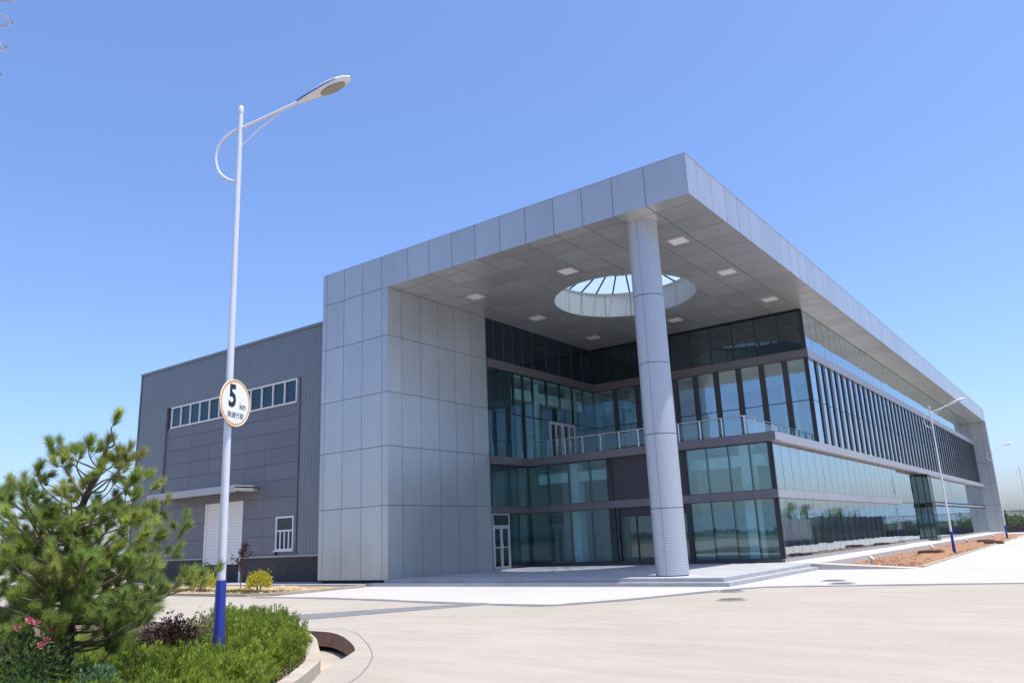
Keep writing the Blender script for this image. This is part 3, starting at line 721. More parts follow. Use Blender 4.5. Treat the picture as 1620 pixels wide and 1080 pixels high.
I('interior_wall', WALLIN, -18.4, -8.2, 24.0, 24.2, ZB1, Z2T - .12)
I('interior_wall', WALLIN, -8.2, -8.0, 24.0, 82.6, ZB1, Z2T - .12)
I('interior_wall', WALLIN, -8, -XG - .1, 24.2, 24.3, ZB1, Z2T - .12)
I('interior_wall', WALLIN, -18.6, -XG - .2, 82.4, 82.6, .27, ZS)
for x in (-12.1, -7.0, -3.0):
    I('interior_column', WHITE, x - .28, x + .28, YG + .7, YG + 1.26, .27, ZB0)
    I('interior_column', WHITE, x - .28, x + .28, YB + .7, YB + 1.26, ZB1, Z2T - .11)
I('interior_beam', WHITE, -14.3, -2.2, YG + .75, YG + 1.2, 4.35, 4.85)
I('interior_beam', WHITE, -14.3, -2.2, YB + .75, YB + 1.2, 9.0, 9.6)
for y in (8.7, 12.2, 16.2): I('interior_column', WHITE, -15.6, -15.1, y - .25, y + .25, ZB1, Z2T - .11)
I('interior_beam', WHITE, -15.6, -15.15, 7.0, 17.2, 9.0, 9.6)
for k_ in range(9): I('interior_column', WHITE, -3.0, -2.5, 18 + 7.6 * k_, 18.5 + 7.6 * k_, .27, ZB0)

# recessed canopy lights, one thing each
LP = [(-12.56, 3.87, 'square white canopy light near the silver tower at the front edge'), (-7.39, 3.87, 'square white canopy light in front of the round skylight'),
      (-2.20, 3.88, 'square white canopy light beside the top of the round column'), (-2.19, 8.9, 'square white canopy light right of the round skylight'),
      (-2.18, 14.5, 'square white canopy light near the dark glass corner'), (-7.39, 14.6, 'square white canopy light behind the round skylight'),
      (-12.58, 14.65, 'square white canopy light deepest in the inner left corner'), (-12.56, 8.95, 'square white canopy light left of the round skylight')]
for x, y, lb in LP:
    t = thing('ceiling_light', lb, 'ceiling light', (x, y, ZS), 'square lights recessed in the canopy')
    s = MB(); q = .33
    for a in ((-q, q, -q, -q + .03), (-q, q, q - .03, q), (-q, -q + .03, -q + .03, q - .03), (q - .03, q, -q + .03, q - .03)): s.box(x + a[0], x + a[1], y + a[2], y + a[3], ZS - .018, ZS - .001)
    s.build('light_frame', FRAMEW, t); B('diffuser', LIGHTP, t, x - q + .031, x + q - .031, y - q + .031, y + q - .031, ZS - .012, ZS - .002)

# ---------------------------------------------------------------- factory hall on the left
HY, HX0, HX1, HZ = 1.0, -36.95, -18.84, 12.45
RIB = mat('ribbed_sheet', (0.19, 0.205, 0.225), 0.45, 0.35, noise=0.06, nscale=0.4)
HPAN = mat('hall_panel', (0.155, 0.155, 0.18), 0.5, 0.3, vary=0.05)
BRICK = mat('dark_brick', (0.085, 0.075, 0.075), 0.9, noise=0.4, nscale=3)
MORT = mat('mortar', (0.05, 0.047, 0.047), 0.9)
hall = thing('factory_hall', 'grey ribbed metal factory hall with a dark brick base behind the pine', 'building', (-28, 1.0, 0))
s = MB(); s.box(HX0 + .05, HX1 - .02, HY + .14, 60, 0, HZ - .15); hb = s.build('hall_body', RIB, hall)
def ribbed(x0, x1, z0, z1, y=HY):
    """vertical trapezoid ribs as real folds"""
    s = MB(); x = x0; prof = []; pw = 0.25
    while x < x1 - 1e-6:
        for dx, dy in ((0, 0), (.10, 0), (.13, -.022), (.21, -.022), (.24, 0)):
            if x + dx <= x1: prof.append((x + dx, y + dy))
        x += pw
    prof.append((x1, y))
    for px, py in prof: s.v += [(px, py, z0), (px, py, z1)]
    for i in range(len(prof) - 1): s.f.append((2 * i, 2 * i + 2, 2 * i + 3, 2 * i + 1))
    b = len(s.v); s.v += [(x0, y + .1, z0), (x0, y + .1, z1), (x1, y + .1, z0), (x1, y + .1, z1)]
    e = 2 * len(prof) - 2
    s.f += [(b, 0, 1, b + 1), (e, b + 2, b + 3, e + 1), (b, b + 1, b + 3, b + 2)]
    return s.build('ribbed_cladding', RIB, hall)
CXL, CXR = -33.75, -21.65
ribbed(HX0, CXL - .03, 1.34, HZ - .1); ribbed(CXR + .03, HX1, 1.34, HZ - .1); ribbed(CXL - .03, CXR + .03, 9.92, HZ - .1)
s = MB(); s.box(HX0 - .06, HX1, HY - .08, HY + .3, HZ - .12, HZ + .02); s.box(HX0 - .06, HX0, HY - .05, 60, HZ - .12, HZ + .02); s.build('roof_trim', RIB, hall)
for a in ((CXL - .06, CXL, HY - .06, HY + .05, 1.34, 9.92), (CXR, CXR + .06, HY - .06, HY + .05, 1.34, 9.92), (HX0 - .05, HX0 + .06, HY - .05, HY + .1, 1.34, HZ - .12)): B('edge_trim', HPAN, hall, *a)
xs = [CXL, -31.1, -29.28, -25.98, -24.3, CXR]
zs = [1.34, 2.25, 3.15, 4.1, 4.95, 5.75, 6.55, 7.35, 8.1, 8.68]
for i in range(5):
    for j in range(9):
        if i == 2 and zs[j + 1] < 4.11: continue
        if i == 4 and j < 2:
            for a, b in ((xs[4], -23.28), (-21.8, CXR)): B('wall_panel', HPAN, hall, a + .008, b - .008, HY + .02, HY + .09, zs[j] + .008, zs[j + 1] - .008)
            continue
        B('wall_panel', HPAN, hall, xs[i] + .008, xs[i + 1] - .008, HY + .02, HY + .09, zs[j] + .008, zs[j + 1] - .008)
# high strip window
wx0, wx1, wz0, wz1, nw = -33.3, -21.92, 8.72, 9.84, 12
s = MB(); s.box(wx0 - .05, wx1 + .05, HY - .03, HY + .1, wz1, wz1 + .07); s.box(wx0 - .05, wx1 + .05, HY - .05, HY + .1, wz0 - .05, wz0 + .02)
for i in range(nw + 1):
    x = wx0 + (wx1 - wx0) * i / nw; s.box(x - .035, x + .035, HY - .02, HY + .1, wz0 + .02, wz1)
hw = s.build('strip_window', FRAMEW, hall)
for i in range(nw):
    a, b = wx0 + (wx1 - wx0) * i / nw + .035, wx0 + (wx1 - wx0) * (i + 1) / nw - .035
    o = B('window_pane', GL_HALL, hw, a, b, HY + .05, HY + .065, wz0 + .02, wz1); o.rotation_euler = (0.006 * random.random(), 0, random.gauss(0, .004))
# small white window beside the tower
s = MB(); a, b, z0, z1 = -23.22, -21.86, 1.56, 3.16
s.box(a, a + .08, HY - .02, HY + .08, z0, z1); s.box(b - .08, b, HY - .02, HY + .08, z0, z1); s.box(a + .08, b - .08, HY - .02, HY + .08, z1 - .08, z1); s.box(a + .08, b - .08, HY - .02, HY + .08, z0, z0 + .08); s.box(a + .08, b - .08, HY - .01, HY + .07, 2.45, 2.52)
for x in (-22.86, -22.54, -22.22): s.box(x - .035, x + .035, HY - .01, HY + .07, z0 + .08, 2.45)
sw = s.build('window', FRAMEW, hall); B('window_sill', FRAMEW, sw, a - .06, b + .06, HY - .08, HY - .021, z0 - .05, z0 + .01)
for x0, x1, zz0, zz1 in ((a + .08, -22.895, z0 + .08, 2.45), (-22.825, -22.575, z0 + .08, 2.45), (-22.505, -22.255, z0 + .08, 2.45), (-22.185, b - .08, z0 + .08, 2.45), (a + .08, b - .08, 2.52, z1 - .08)):
    B('window_pane', GL_HALL, sw, x0, x1, HY + .03, HY + .045, zz0, zz1)
# door canopy
s = MB(); s.box(-32.9, -24.75, HY - 1.35, HY + .0, 4.66, 4.72); s.box(-32.9, -24.75, HY - 1.37, HY - 1.30, 4.45, 4.80); s.box(-32.9, -32.84, HY - 1.30, HY, 4.5, 4.80); s.box(-24.81, -24.75, HY - 1.30, HY, 4.5, 4.80)
can = s.build('door_canopy', mat('canopy_sheet', (0.40, 0.40, 0.41), 0.5, 0.2), hall)
for x in (-32.2, -30.4, -28.6, -26.8, -25.4):
    s = MB(); s.box(x - .04, x + .04, HY - 1.28, HY - .01, 4.56, 4.655); s.build('bracket', HPAN, can)
# roller door standing a little open
s = MB(); s.box(-29.3, -29.15, HY - .02, HY + .1, 0, 4.12); s.box(-26.1, -25.95, HY - .02, HY + .1, 0, 4.12); rdoor = s.build('roller_door', FRAMEW, hall)
for k_ in range(20):
    z0 = 0.98 + k_ * .157
    if z0 + .15 < 4.12: B('door_slat', WHITE, rdoor, -29.15, -26.1, HY + .02, HY + .05, z0, z0 + .15)
s = MB(); s.box(-29.15, -26.1, HY + .11, HY + .135, 0, 1.2); s.build('dark_door_gap', CORE, rdoor)  # dark sheet in place of the unlit inside below the raised slats
# brick base
s = MB(); s.box(HX0, -29.32, HY - .02, HY + .1, 0, 1.25); s.box(-25.93, HX1, HY - .02, HY + .1, 0, 1.25); bw = s.build('brick_base', MORT, hall)
s = MB()
for row in range(17):
    x = HX0 + (0.12 if row % 2 else 0)
    while x < HX1 - .24:
        if not (-29.55 < x < -25.9):
            s.box(x, x + .232, HY - .032 - random.random() * .006, HY - .02, .012 + row * .073, .012 + row * .073 + .063)
        x += .242
s.build('brick', BRICK, bw, kind='stuff')
s = MB(); s.box(HX0 - .04, -29.3, HY - .08, HY + .1, 1.25, 1.335); s.box(-25.95, HX1, HY - .08, HY + .1, 1.25, 1.335); s.build('sill_course', mat('sill_metal', (0.34, 0.34, 0.36), 0.5, 0.3), bw)

# ---------------------------------------------------------------- street lamps
POLE = mat('pole_paint', (0.70, 0.70, 0.74), 0.35, 0.15, noise=0.06, nscale=2)
BLUE = mat('blue_enamel', (0.018, 0.028, 0.23), 0.35, noise=0.25, nscale=4)
BLUE2 = mat('lamp_blue', (0.05, 0.08, 0.42), 0.3)
LENS = mat('lamp_lens', (0.30, 0.27, 0.20), 0.2, noise=0.3, nscale=20)
PH = 7.90
def make_lamp(loc, az, label):
    """pole, blue sleeve, curved bracket, arm, brace and cobra head; built in local coordinates along +x"""
    L = thing('street_lamp', label, 'street lamp', (0, 0, 0), 'blue footed street lamps')
    s = MB(); s.tube([(0, 0, 0), (0, 0, .02), (0, 0, PH)], [.060, .060, .034], 16); s.build('pole', POLE, L, smooth=True)
    s = MB(); s.tube([(0, 0, 0), (0, 0, .42), (0, 0, .45), (0, 0, 1.12), (0, 0, 1.13)], [.076, .076, .068, .066, .060], 16); s.build('base_sleeve', BLUE, L, smooth=True)
    s = MB(); s.box(-.17, .17, -.17, .17, 0, .025); s.build('base_plate', BLUE, L)
    s = MB(); s.tube([(0, 0, PH - .03), (0, 0, PH), (0, 0, PH + .05), (0, 0, PH + .1), (0, 0, PH + .115)], [.036, .042, .042, .03, .004], 12); s.build('finial', POLE, L, smooth=True)
    th = R(21); c, n_ = math.cos(th), math.sin(th)
    a0 = Vector((0.0, 0, PH - .28))
    def on(d, h=0): return a0 + Vector((c * d - n_ * h, 0, n_ * d + c * h))
    s = MB(); s.tube([on(.02), on(.5), on(1.0)], .024, 8); s.build('arm', POLE, L, smooth=True)
    lp = smooth_path([on(.03), a0 + Vector((-.14, 0, -.05)), a0 + Vector((-.30, 0, -.2)), a0 + Vector((-.365, 0, -.42)), a0 + Vector((-.31, 0, -.66)), a0 + Vector((-.17, 0, -.8)), a0 + Vector((-.03, 0, -.86))], 6)
    s = MB(); s.tube(lp, .02, 8); s.build('scroll_bracket', POLE, L, smooth=True)
    s = MB(); s.tube([a0 + Vector((.05, 0, -.27)), on(.28, -.13), on(.62, -.05)], .011, 6); s.build('brace', POLE, L)
    # head: lofted shell, blue top, pale underside, oval lens
    secs = [(.95, .035, .03, .03), (1.05, .055, .05, .035), (1.25, .095, .075, .04), (1.45, .125, .09, .04), (1.62, .125, .085, .04), (1.75, .10, .06, .03), (1.83, .045, .02, .012)]
    def shell(lo, hi, inset):
        sb = MB(); m_ = 12
        for d, w, u, l in secs:
            for k_ in range(m_ + 1):
                a = math.pi * k_ / m_
                yy = math.cos(a) * (w - inset); hh = math.sin(a) * u if hi else -(math.sin(a) ** .5) * l
                p = on(d, hh); sb.v.append((p.x, yy, p.z))
        for i in range(len(secs) - 1):
            for k_ in range(m_):
                b = i * (m_ + 1) + k_; q = (b, b + 1, b + m_ + 2, b + m_ + 1); sb.f.append(q if not hi else q[::-1])
        return sb
    hd = shell(0, 1, 0); head = hd.build('lamp_head', POLE, L, smooth=True)
    for sg_ in (-1, 1):
        s = MB(); s.tube([tuple(on(d, .012) + Vector((0, sg_ * (w + .001), 0))) for d, w, u, l in secs[:5]], [.008, .010, .010, .008, .005], 6); s.build('blue_stripe', BLUE2, head)
    shell(0, 0, .004).build('head_underside', POLE, head, smooth=True)
    s = MB(); pts = []
    for k_ in range(20):
        a = 2 * math.pi * k_ / 20; p = on(1.52 + .2 * math.cos(a), -.037); pts.append((p.x, .088 * math.sin(a), p.z))
    b = len(pts); s.v = pts + [tuple(Vector(p) + (on(0, -.016) - on(0))) for p in pts]; s.f = [tuple(range(b)), tuple(range(2 * b - 1, b - 1, -1))] + [(i, (i + 1) % b, b + (i + 1) % b, b + i) for i in range(b)]
    s.build('lens', LENS, head)
    L.location = loc; L.rotation_euler = (0, 0, az)
    return L
def copy_tree(o, parent=None):
    c = o.copy(); COL.objects.link(c)
    if parent: c.parent = parent
    for ch in o.children: copy_tree(ch, c)
    return c
lamp0 = make_lamp((0.04, -17.18, 0.12), R(30), 'tall street lamp with a round speed sign, standing in the juniper planter')
lamp0.rotation_euler = (R(0.25), R(-0.35), R(30))
for (x, y, z), az, lb in (((2.80, 23.5, 0.03), R(12), 'street lamp with blue foot in the red soil nearest the canopy'),
                          ((2.45, 55.1, 0.03), R(12), 'street lamp with blue foot standing just past the far end wall, second along the verge'),
                          ((2.2, 86.6, 0.0), R(12), 'farthest and smallest street lamp, beside the dark railing')):
    c = copy_tree(lamp0); c.location = (x, y, z); c.rotation_euler = (0, 0, az); c.scale = (1, 1, .955); c['label'] = lb

# speed sign
sgn_c = Vector((0.04, -17.18, 3.57)); an = R(19); nrm = Vector((math.cos(an), math.sin(an), 0)); rgt = Vector((-math.sin(an), math.cos(an), 0))
# the sign's right hand, as read from the front
face = Matrix((( rgt.x, 0, nrm.x, 0), (rgt.y, 0, nrm.y, 0), (0, 1, 0, 0), (0, 0, 0, 1)))
SIGNW = mat('sign_white', (0.80, 0.80, 0.79), 0.4); SIGNO = mat('sign_orange', (0.72, 0.36, 0.08), 0.45); BLACK = mat('sign_black', (0.015, 0.015, 0.017), 0.5)
sg = thing('speed_sign', 'round white 5 km speed sign with orange rim on the lamp pole', 'sign', sgn_c)
def place(name, verts, faces, m, z0, parent):
    M = Matrix.Translation(sgn_c + nrm * (0.066 + z0)) @ face
    me = bpy.data.meshes.new(name); me.from_pydata([tuple((M @ Vector(v)) - wpos(parent)) for v in verts], [], faces); me.materials.append(m)
    return link(name, me, m, parent, wpos(parent))
def disc(r, t, n=40):
    v = [(r * math.cos(2 * math.pi * i / n), r * math.sin(2 * math.pi * i / n), z) for z in (0, t) for i in range(n)]
    f = [tuple(range(n - 1, -1, -1)), tuple(range(n, 2 * n))] + [(i, (i + 1) % n, n + (i + 1) % n, n + i) for i in range(n)]
    return v, f
SR = 0.325
place('sign_rim', *disc(SR, .012), SIGNO, 0.0, sg); place('sign_plate', *disc(SR - .042, .0135), SIGNW, 0.0, sg)
for rr in (SR - .006,):
    s = MB(); M = Matrix.Translation(sgn_c + nrm * 0.071) @ face
    s.tube([tuple(M @ Vector((rr * math.cos(2 * math.pi * i / 48), rr * math.sin(2 * math.pi * i / 48), 0.004))) for i in range(49)], .007, 6); s.build('rim_edge', SIGNW, sg)
def text(body, size, x, y, bold=0.0, sx=1.0):
    c = bpy.data.curves.new('t', 'FONT'); c.body = body; c.size = size; c.align_x = 'CENTER'; c.align_y = 'CENTER'; c.offset = bold; c.resolution_u = 4
    o = bpy.data.objects.new('t', c); COL.objects.link(o); bpy.context.view_layer.update()
    me = o.to_mesh(); v = [(p.co.x * sx + x, p.co.y + y, 0) for p in me.vertices]; f = [tuple(p.vertices) for p in me.polygons]
    o.to_mesh_clear(); bpy.data.objects.remove(o)
    place('sign_lettering', v, f, BLACK, .0148, sg)
text('5', .42, -.07, .075, .015, .80)
text('km', .13, .155, -.035, .002, .85)
text('限速行驶', .088, .01, -.175, .001, 1.0)
s = MB()
for zz in (-.12, .12): s.tube([sgn_c + Vector((0, 0, zz)), sgn_c + Vector((0, 0, zz)) + nrm * .067], .02, 6)
for zz in (-.12, .12): s.tube([tuple(sgn_c + Vector((.053 * math.cos(t * math.pi / 6), .053 * math.sin(t * math.pi / 6), zz))) for t in range(13)], .012, 5)
s.build('clamp', STEEL, sg)

# slim mast wound with wire at the left edge
mp_ = Vector((1.985, -21.18, 0.0))
mast = thing('wire_mast', 'slim mast wound with a spiral wire at the upper left picture edge', 'mast', mp_)
s = MB(); s.tube([mp_ + Vector((0, 0, -.05)), mp_ + Vector((0, 0, 9.2))], [.05, .035], 10); s.build('mast_pole', POLE, mast)
s = MB(); pts = []
for i in range(24 * 18):
    z = 3.6 + i * .28 / 24
    rr = max(.06, .20 + .05 * (z - 6.75)); a = 2 * math.pi * i / 24
    pts.append((mp_.x + rr * math.cos(a), mp_.y + rr * math.sin(a), z))
s.tube(pts, .012, 6); s.build('spiral_wire', STEEL, mast)
s = MB()
for z in np.arange(3.7, 8.6, .56):
    s.tube([(mp_.x - max(.06, .20 + .05 * (z - 6.75)), mp_.y, z), (mp_.x + max(.06, .20 + .05 * (z - 6.75)), mp_.y, z)], .006, 5)
s.build('spacer', STEEL, mast)

# ---------------------------------------------------------------- manholes, ground lights, soil lids
IRON = mat('cast_iron', (0.30, 0.275, 0.26), 0.8, 0.1, noise=0.3, nscale=12)
def manhole(x, y, r, label, z=.012):
    t = thing('manhole_cover', label, 'manhole cover', (x, y, z), 'round manhole covers in the concrete')
    n = 28; c = [(x + r * math.cos(2 * math.pi * i / n), y + r * math.sin(2 * math.pi * i / n)) for i in range(n)]
    s = MB(); s.prism(c, z - .004, z + .004); s.build('cover_frame', STEPC, t)
    s = MB(); s.prism([(x + (px - x) * .86, y + (py - y) * .86) for px, py in c], z + .001, z + .010); cv = s.build('cover_lid', IRON, t)
    s = MB()
    for k_ in range(-3, 4):
        w = math.sqrt(max(0, (.75 * r) ** 2 - (k_ * .2 * r) ** 2)); s.box(x - w, x + w, y + k_ * .2 * r - .012, y + k_ * .2 * r + .012, z + .010, z + .014)
    s.build('tread', IRON, cv)
manhole(.84, -2.05, .36, 'pale manhole cover between the platform steps and the grey strip')
manhole(1.86, -4.62, .36, 'rusty manhole cover just outside the grey strip')
manhole(2.42, 2.2, .38, 'upper manhole cover of the pair below the ramp')
manhole(2.98, 0.95, .38, 'lower manhole cover of the pair below the ramp')
LAMPW = mat('spot_housing', (0.62, 0.62, 0.60), 0.4)
for x, y, lb in ((1.05, 13.3, 'small white ground spotlight at the near end of the red soil'), (.97, 28.5, 'small ground spotlight behind the first brown lid'), (.75, 44.6, 'small ground spotlight between the two lamps of the verge'), (.77, 61.0, 'farthest small ground spotlight in the red soil')):
    t = thing('ground_spotlight', lb, 'spotlight', (x, y, .03), 'ground spotlights along the verge')
    s = MB(); s.tube([(x, y, .0), (x, y, .16)], .025, 8); s.box(x - .08, x + .08, y - .08, y + .08, .0, .07); s.build('stake', IRON, t)
    s = MB(); s.tube([(x + .1, y - .02, .15), (x + .02, y, .22), (x - .06, y + .02, .29)], [.055, .07, .078], 12); hd = s.build('spot_head', LAMPW, t, smooth=True)
    s = MB(); s.tube([(x - .062, y + .02, .292), (x - .07, y + .021, .30)], [.068, .068], 12); s.build('lens', GL_DOOR, hd)
LID = mat('rusty_lid', (0.20, 0.115, 0.08), 0.8, noise=0.4, nscale=4)
for x, y, lb in ((1.75, 23.3, 'low brown inspection lid left of the nearest verge lamp foot'), (2.0, 44.8, 'low brown inspection lid far along the verge'), (2.95, 40.2, 'brown inspection lid close to the road edge of the verge')):
    t = thing('inspection_lid', lb, 'lid', (x, y, .03), 'brown lids in the red soil')
    s = MB(); s.box(x - .55, x + .55, y - .55, y + .55, .0, .17); s.build('lid_frame', LID, t)
    s = MB(); s.box(x - .48, x + .48, y - .48, y + .48, .165, .205); l_ = s.build('lid_plate', LID, t)
    s = MB(); s.tube([(x - .1, y - .3, .205), (x - .1, y - .3, .24), (x + .1, y - .3, .24), (x + .1, y - .3, .205)], .01, 6); s.build('handle', IRON, l_)

# ---------------------------------------------------------------- plants
def unit(v): return v / np.maximum(np.linalg.norm(v, axis=1, keepdims=True), 1e-9)
def leaf_quads(P, size, n_dir=None, aspect=0.55, up=0.0, rg=RNG):
    """diamond leaves (two triangles each) at points P with random orientation"""
    n = len(P); a = unit(rg.normal(size=(n, 3)) + np.array([0, 0, up])); b = unit(np.cross(a, rg.normal(size=(n, 3))))
    if n_dir is not None: a = unit(a * .6 + n_dir)
    b = unit(np.cross(a, b)); sz = (size * rg.uniform(.6, 1.3, n))[:, None]
    V = np.stack([P, P + a * sz * .5 + b * sz * aspect * .5, P + a * sz, P + a * sz * .5 - b * sz * aspect * .5], 1).reshape(-1, 3)
    i = np.arange(n) * 4; return V, np.c_[i, i + 1, i + 2, i + 3]
def tones(base, n, jit, rep, rg=RNG):
    base = np.asarray(base); k_ = rg.integers(0, len(base), n)
    c = base[k_] * (1 + rg.normal(0, jit, (n, 1))); return np.repeat(np.clip(c, .003, .9), rep, 0)
BARK = mat('pine_bark', (0.085, 0.055, 0.04), 0.95, noise=0.5, nscale=14, bump=0.8, bscale=40)
TWIG = mat('twig_bark', (0.24, 0.18, 0.13), 0.9, noise=0.4, nscale=20)

# --- Chinese pine
PT = [(0.07,-19.05,0.10),(0.07,-19.05,0.62),(0.03,-19.07,1.08),(-0.00,-19.11,1.48),(0.00,-19.10,1.79),(0.07,-19.08,2.03),(0.16,-19.05,2.27),(0.21,-18.98,2.52),(0.26,-18.93,2.77),(0.30,-18.91,2.95)]
TIPS = [(0.50,-18.96,3.08),(0.35,-18.70,2.80),(0.51,-18.64,2.71),(-0.02,-19.38,2.79),(0.01,-19.27,2.74),(0.47,-19.22,2.80),(0.47,-19.29,2.68),(-0.33,-19.60,2.38),(0.01,-19.83,2.27),(-0.02,-19.96,2.17),(0.15,-18.33,2.51),(0.55,-18.32,2.19),(0.30,-18.28,2.39),(0.65,-18.13,1.89),(0.52,-18.10,1.79),(0.89,-18.16,1.32),(0.76,-17.73,1.38),(0.54,-17.79,1.23),(-0.04,-19.50,2.52),(-0.15,-19.36,2.43),(0.22,-18.72,2.64),(0.51,-19.07,2.53),(0.21,-18.53,2.24),(0.41,-18.39,2.05),(0.41,-18.98,2.86),(-0.05,-19.99,1.00),(0.26,-19.34,1.07),(0.17,-19.66,0.77),(0.30,-18.89,2.12),(-0.03,-19.33,2.02),(-0.02,-18.65,2.46),(0.82,-19.21,1.24),(0.94,-18.65,1.49),(1.02,-18.80,1.84),(-0.61,-19.21,1.11),(0.72,-20.29,1.50),(-0.10,-18.44,2.07),(0.77,-19.57,1.47),(-0.07,-19.09,1.65),(0.10,-18.83,1.55),(0.80,-18.29,1.63),(1.12,-19.49,1.58),(0.20,-18.88,2.68),(0.47,-19.29,1.31),(1.29,-19.12,1.19),(-0.98,-19.64,1.34),(-0.16,-19.57,1.80),(0.31,-19.62,1.98),(-0.34,-19.41,2.33),(0.23,-19.45,1.01),(-0.61,-19.13,1.37),(0.58,-19.46,2.26),(-0.12,-18.97,2.39),(0.67,-18.94,1.03),(0.19,-19.50,1.87),(0.82,-19.53,0.87),(-0.81,-19.75,0.79),(-0.61,-19.39,1.18),(0.74,-18.98,1.63),(0.63,-18.78,2.39),(0.10,-19.57,0.96),(0.89,-18.79,1.97),(0.88,-19.30,1.04),(1.43,-18.95,1.01),(1.19,-19.23,0.96),(-0.04,-19.61,2.20),(-0.32,-19.08,1.76),(-0.71,-19.64,0.71),(0.21,-20.05,1.71),(0.61,-18.94,1.48),(0.46,-19.96,2.05),(0.56,-18.99,1.08),(0.66,-18.57,1.39),(-0.25,-19.23,1.71),(0.24,-19.29,1.28),(-0.35,-19.48,1.63),(-0.02,-20.02,1.87),(-0.15,-19.13,2.55),(1.15,-19.01,1.53),(0.80,-20.09,1.19),(-0.37,-19.68,1.00),(-0.14,-19.97,1.18),(0.17,-18.64,2.58),(-0.53,-19.22,1.56),(-0.45,-19.41,1.46),(0.10,-19.37,2.61),(-0.85,-19.58,1.18),(-0.13,-18.94,1.82),(0.31,-19.93,2.18),(0.62,-19.15,2.07),(0.22,-19.56,1.28),(0.54,-19.86,2.27),(0.66,-19.40,1.92),(-0.31,-19.28,2.10),(0.04,-19.76,0.73),(-0.24,-18.67,1.75),(0.59,-18.48,1.53),(0.66,-18.74,0.90),(-0.68,-19.45,1.27),(0.81,-19.64,1.60),(0.88,-18.74,1.11),(-0.13,-18.48,1.31),(-0.80,-19.20,1.14),(-0.21,-19.25,1.23),(-0.28,-19.58,0.90),(0.63,-20.04,0.90),(0.05,-18.80,1.55),(0.58,-19.43,2.07),(0.76,-18.83,1.96),(0.99,-19.67,0.98),(-0.13,-19.01,2.26),(-0.44,-19.61,1.90),(0.41,-18.37,1.10),(0.38,-20.01,1.91),(0.78,-19.32,1.54),(-0.54,-18.53,1.37),(-0.09,-18.54,2.14),(-0.20,-18.96,1.46),(0.80,-20.05,1.65),(0.33,-19.15,1.37),(0.24,-20.16,2.00),(1.25,-18.71,1.24),(-0.14,-17.97,1.41),(0.73,-18.81,1.15),(0.19,-18.18,1.80),(0.75,-18.96,0.95),(0.68,-18.43,1.16),(0.63,-18.73,1.16),(0.46,-18.50,0.84),(0.61,-19.27,1.07),(0.49,-18.74,0.63),(0.48,-18.43,0.88),(0.18,-19.13,1.01),(0.92,-18.73,0.89),(0.39,-18.34,1.01)]
def needle_tufts(tufts, rg, n_each=(190, 280), ln=(.075, .13), wid=.0026, cols=None):
    """tufts: (base, direction, length of shoot) -> thin needle triangles springing from the shoot"""
    Vs, Cs = [], []
    for (p, d, sl, tone) in tufts:
        n = rg.integers(*n_each); d = d / np.linalg.norm(d)
        t = rg.random(n) ** .8
        base = p + d * (t * sl)[:, None]
        side = unit(np.cross(np.repeat(d[None], n, 0), rg.normal(size=(n, 3))))
        spread = rg.uniform(.35, 1.6, n)[:, None] * (1.25 - .7 * t)[:, None]
        nd = unit(d + side * spread + np.array([0, 0, -.06])); L_ = rg.uniform(*ln, n)[:, None]
        w = unit(np.cross(nd, rg.normal(size=(n, 3)))) * wid
        Vs.append(np.stack([base - w, base + w, base + nd * L_], 1).reshape(-1, 3))
        c = tone * (1 + rg.normal(0, .22, (n, 1))); Cs.append(np.repeat(np.clip(c, .004, .8), 3, 0))
    V = np.concatenate(Vs); return V, np.arange(len(V)).reshape(-1, 3), np.concatenate(Cs)
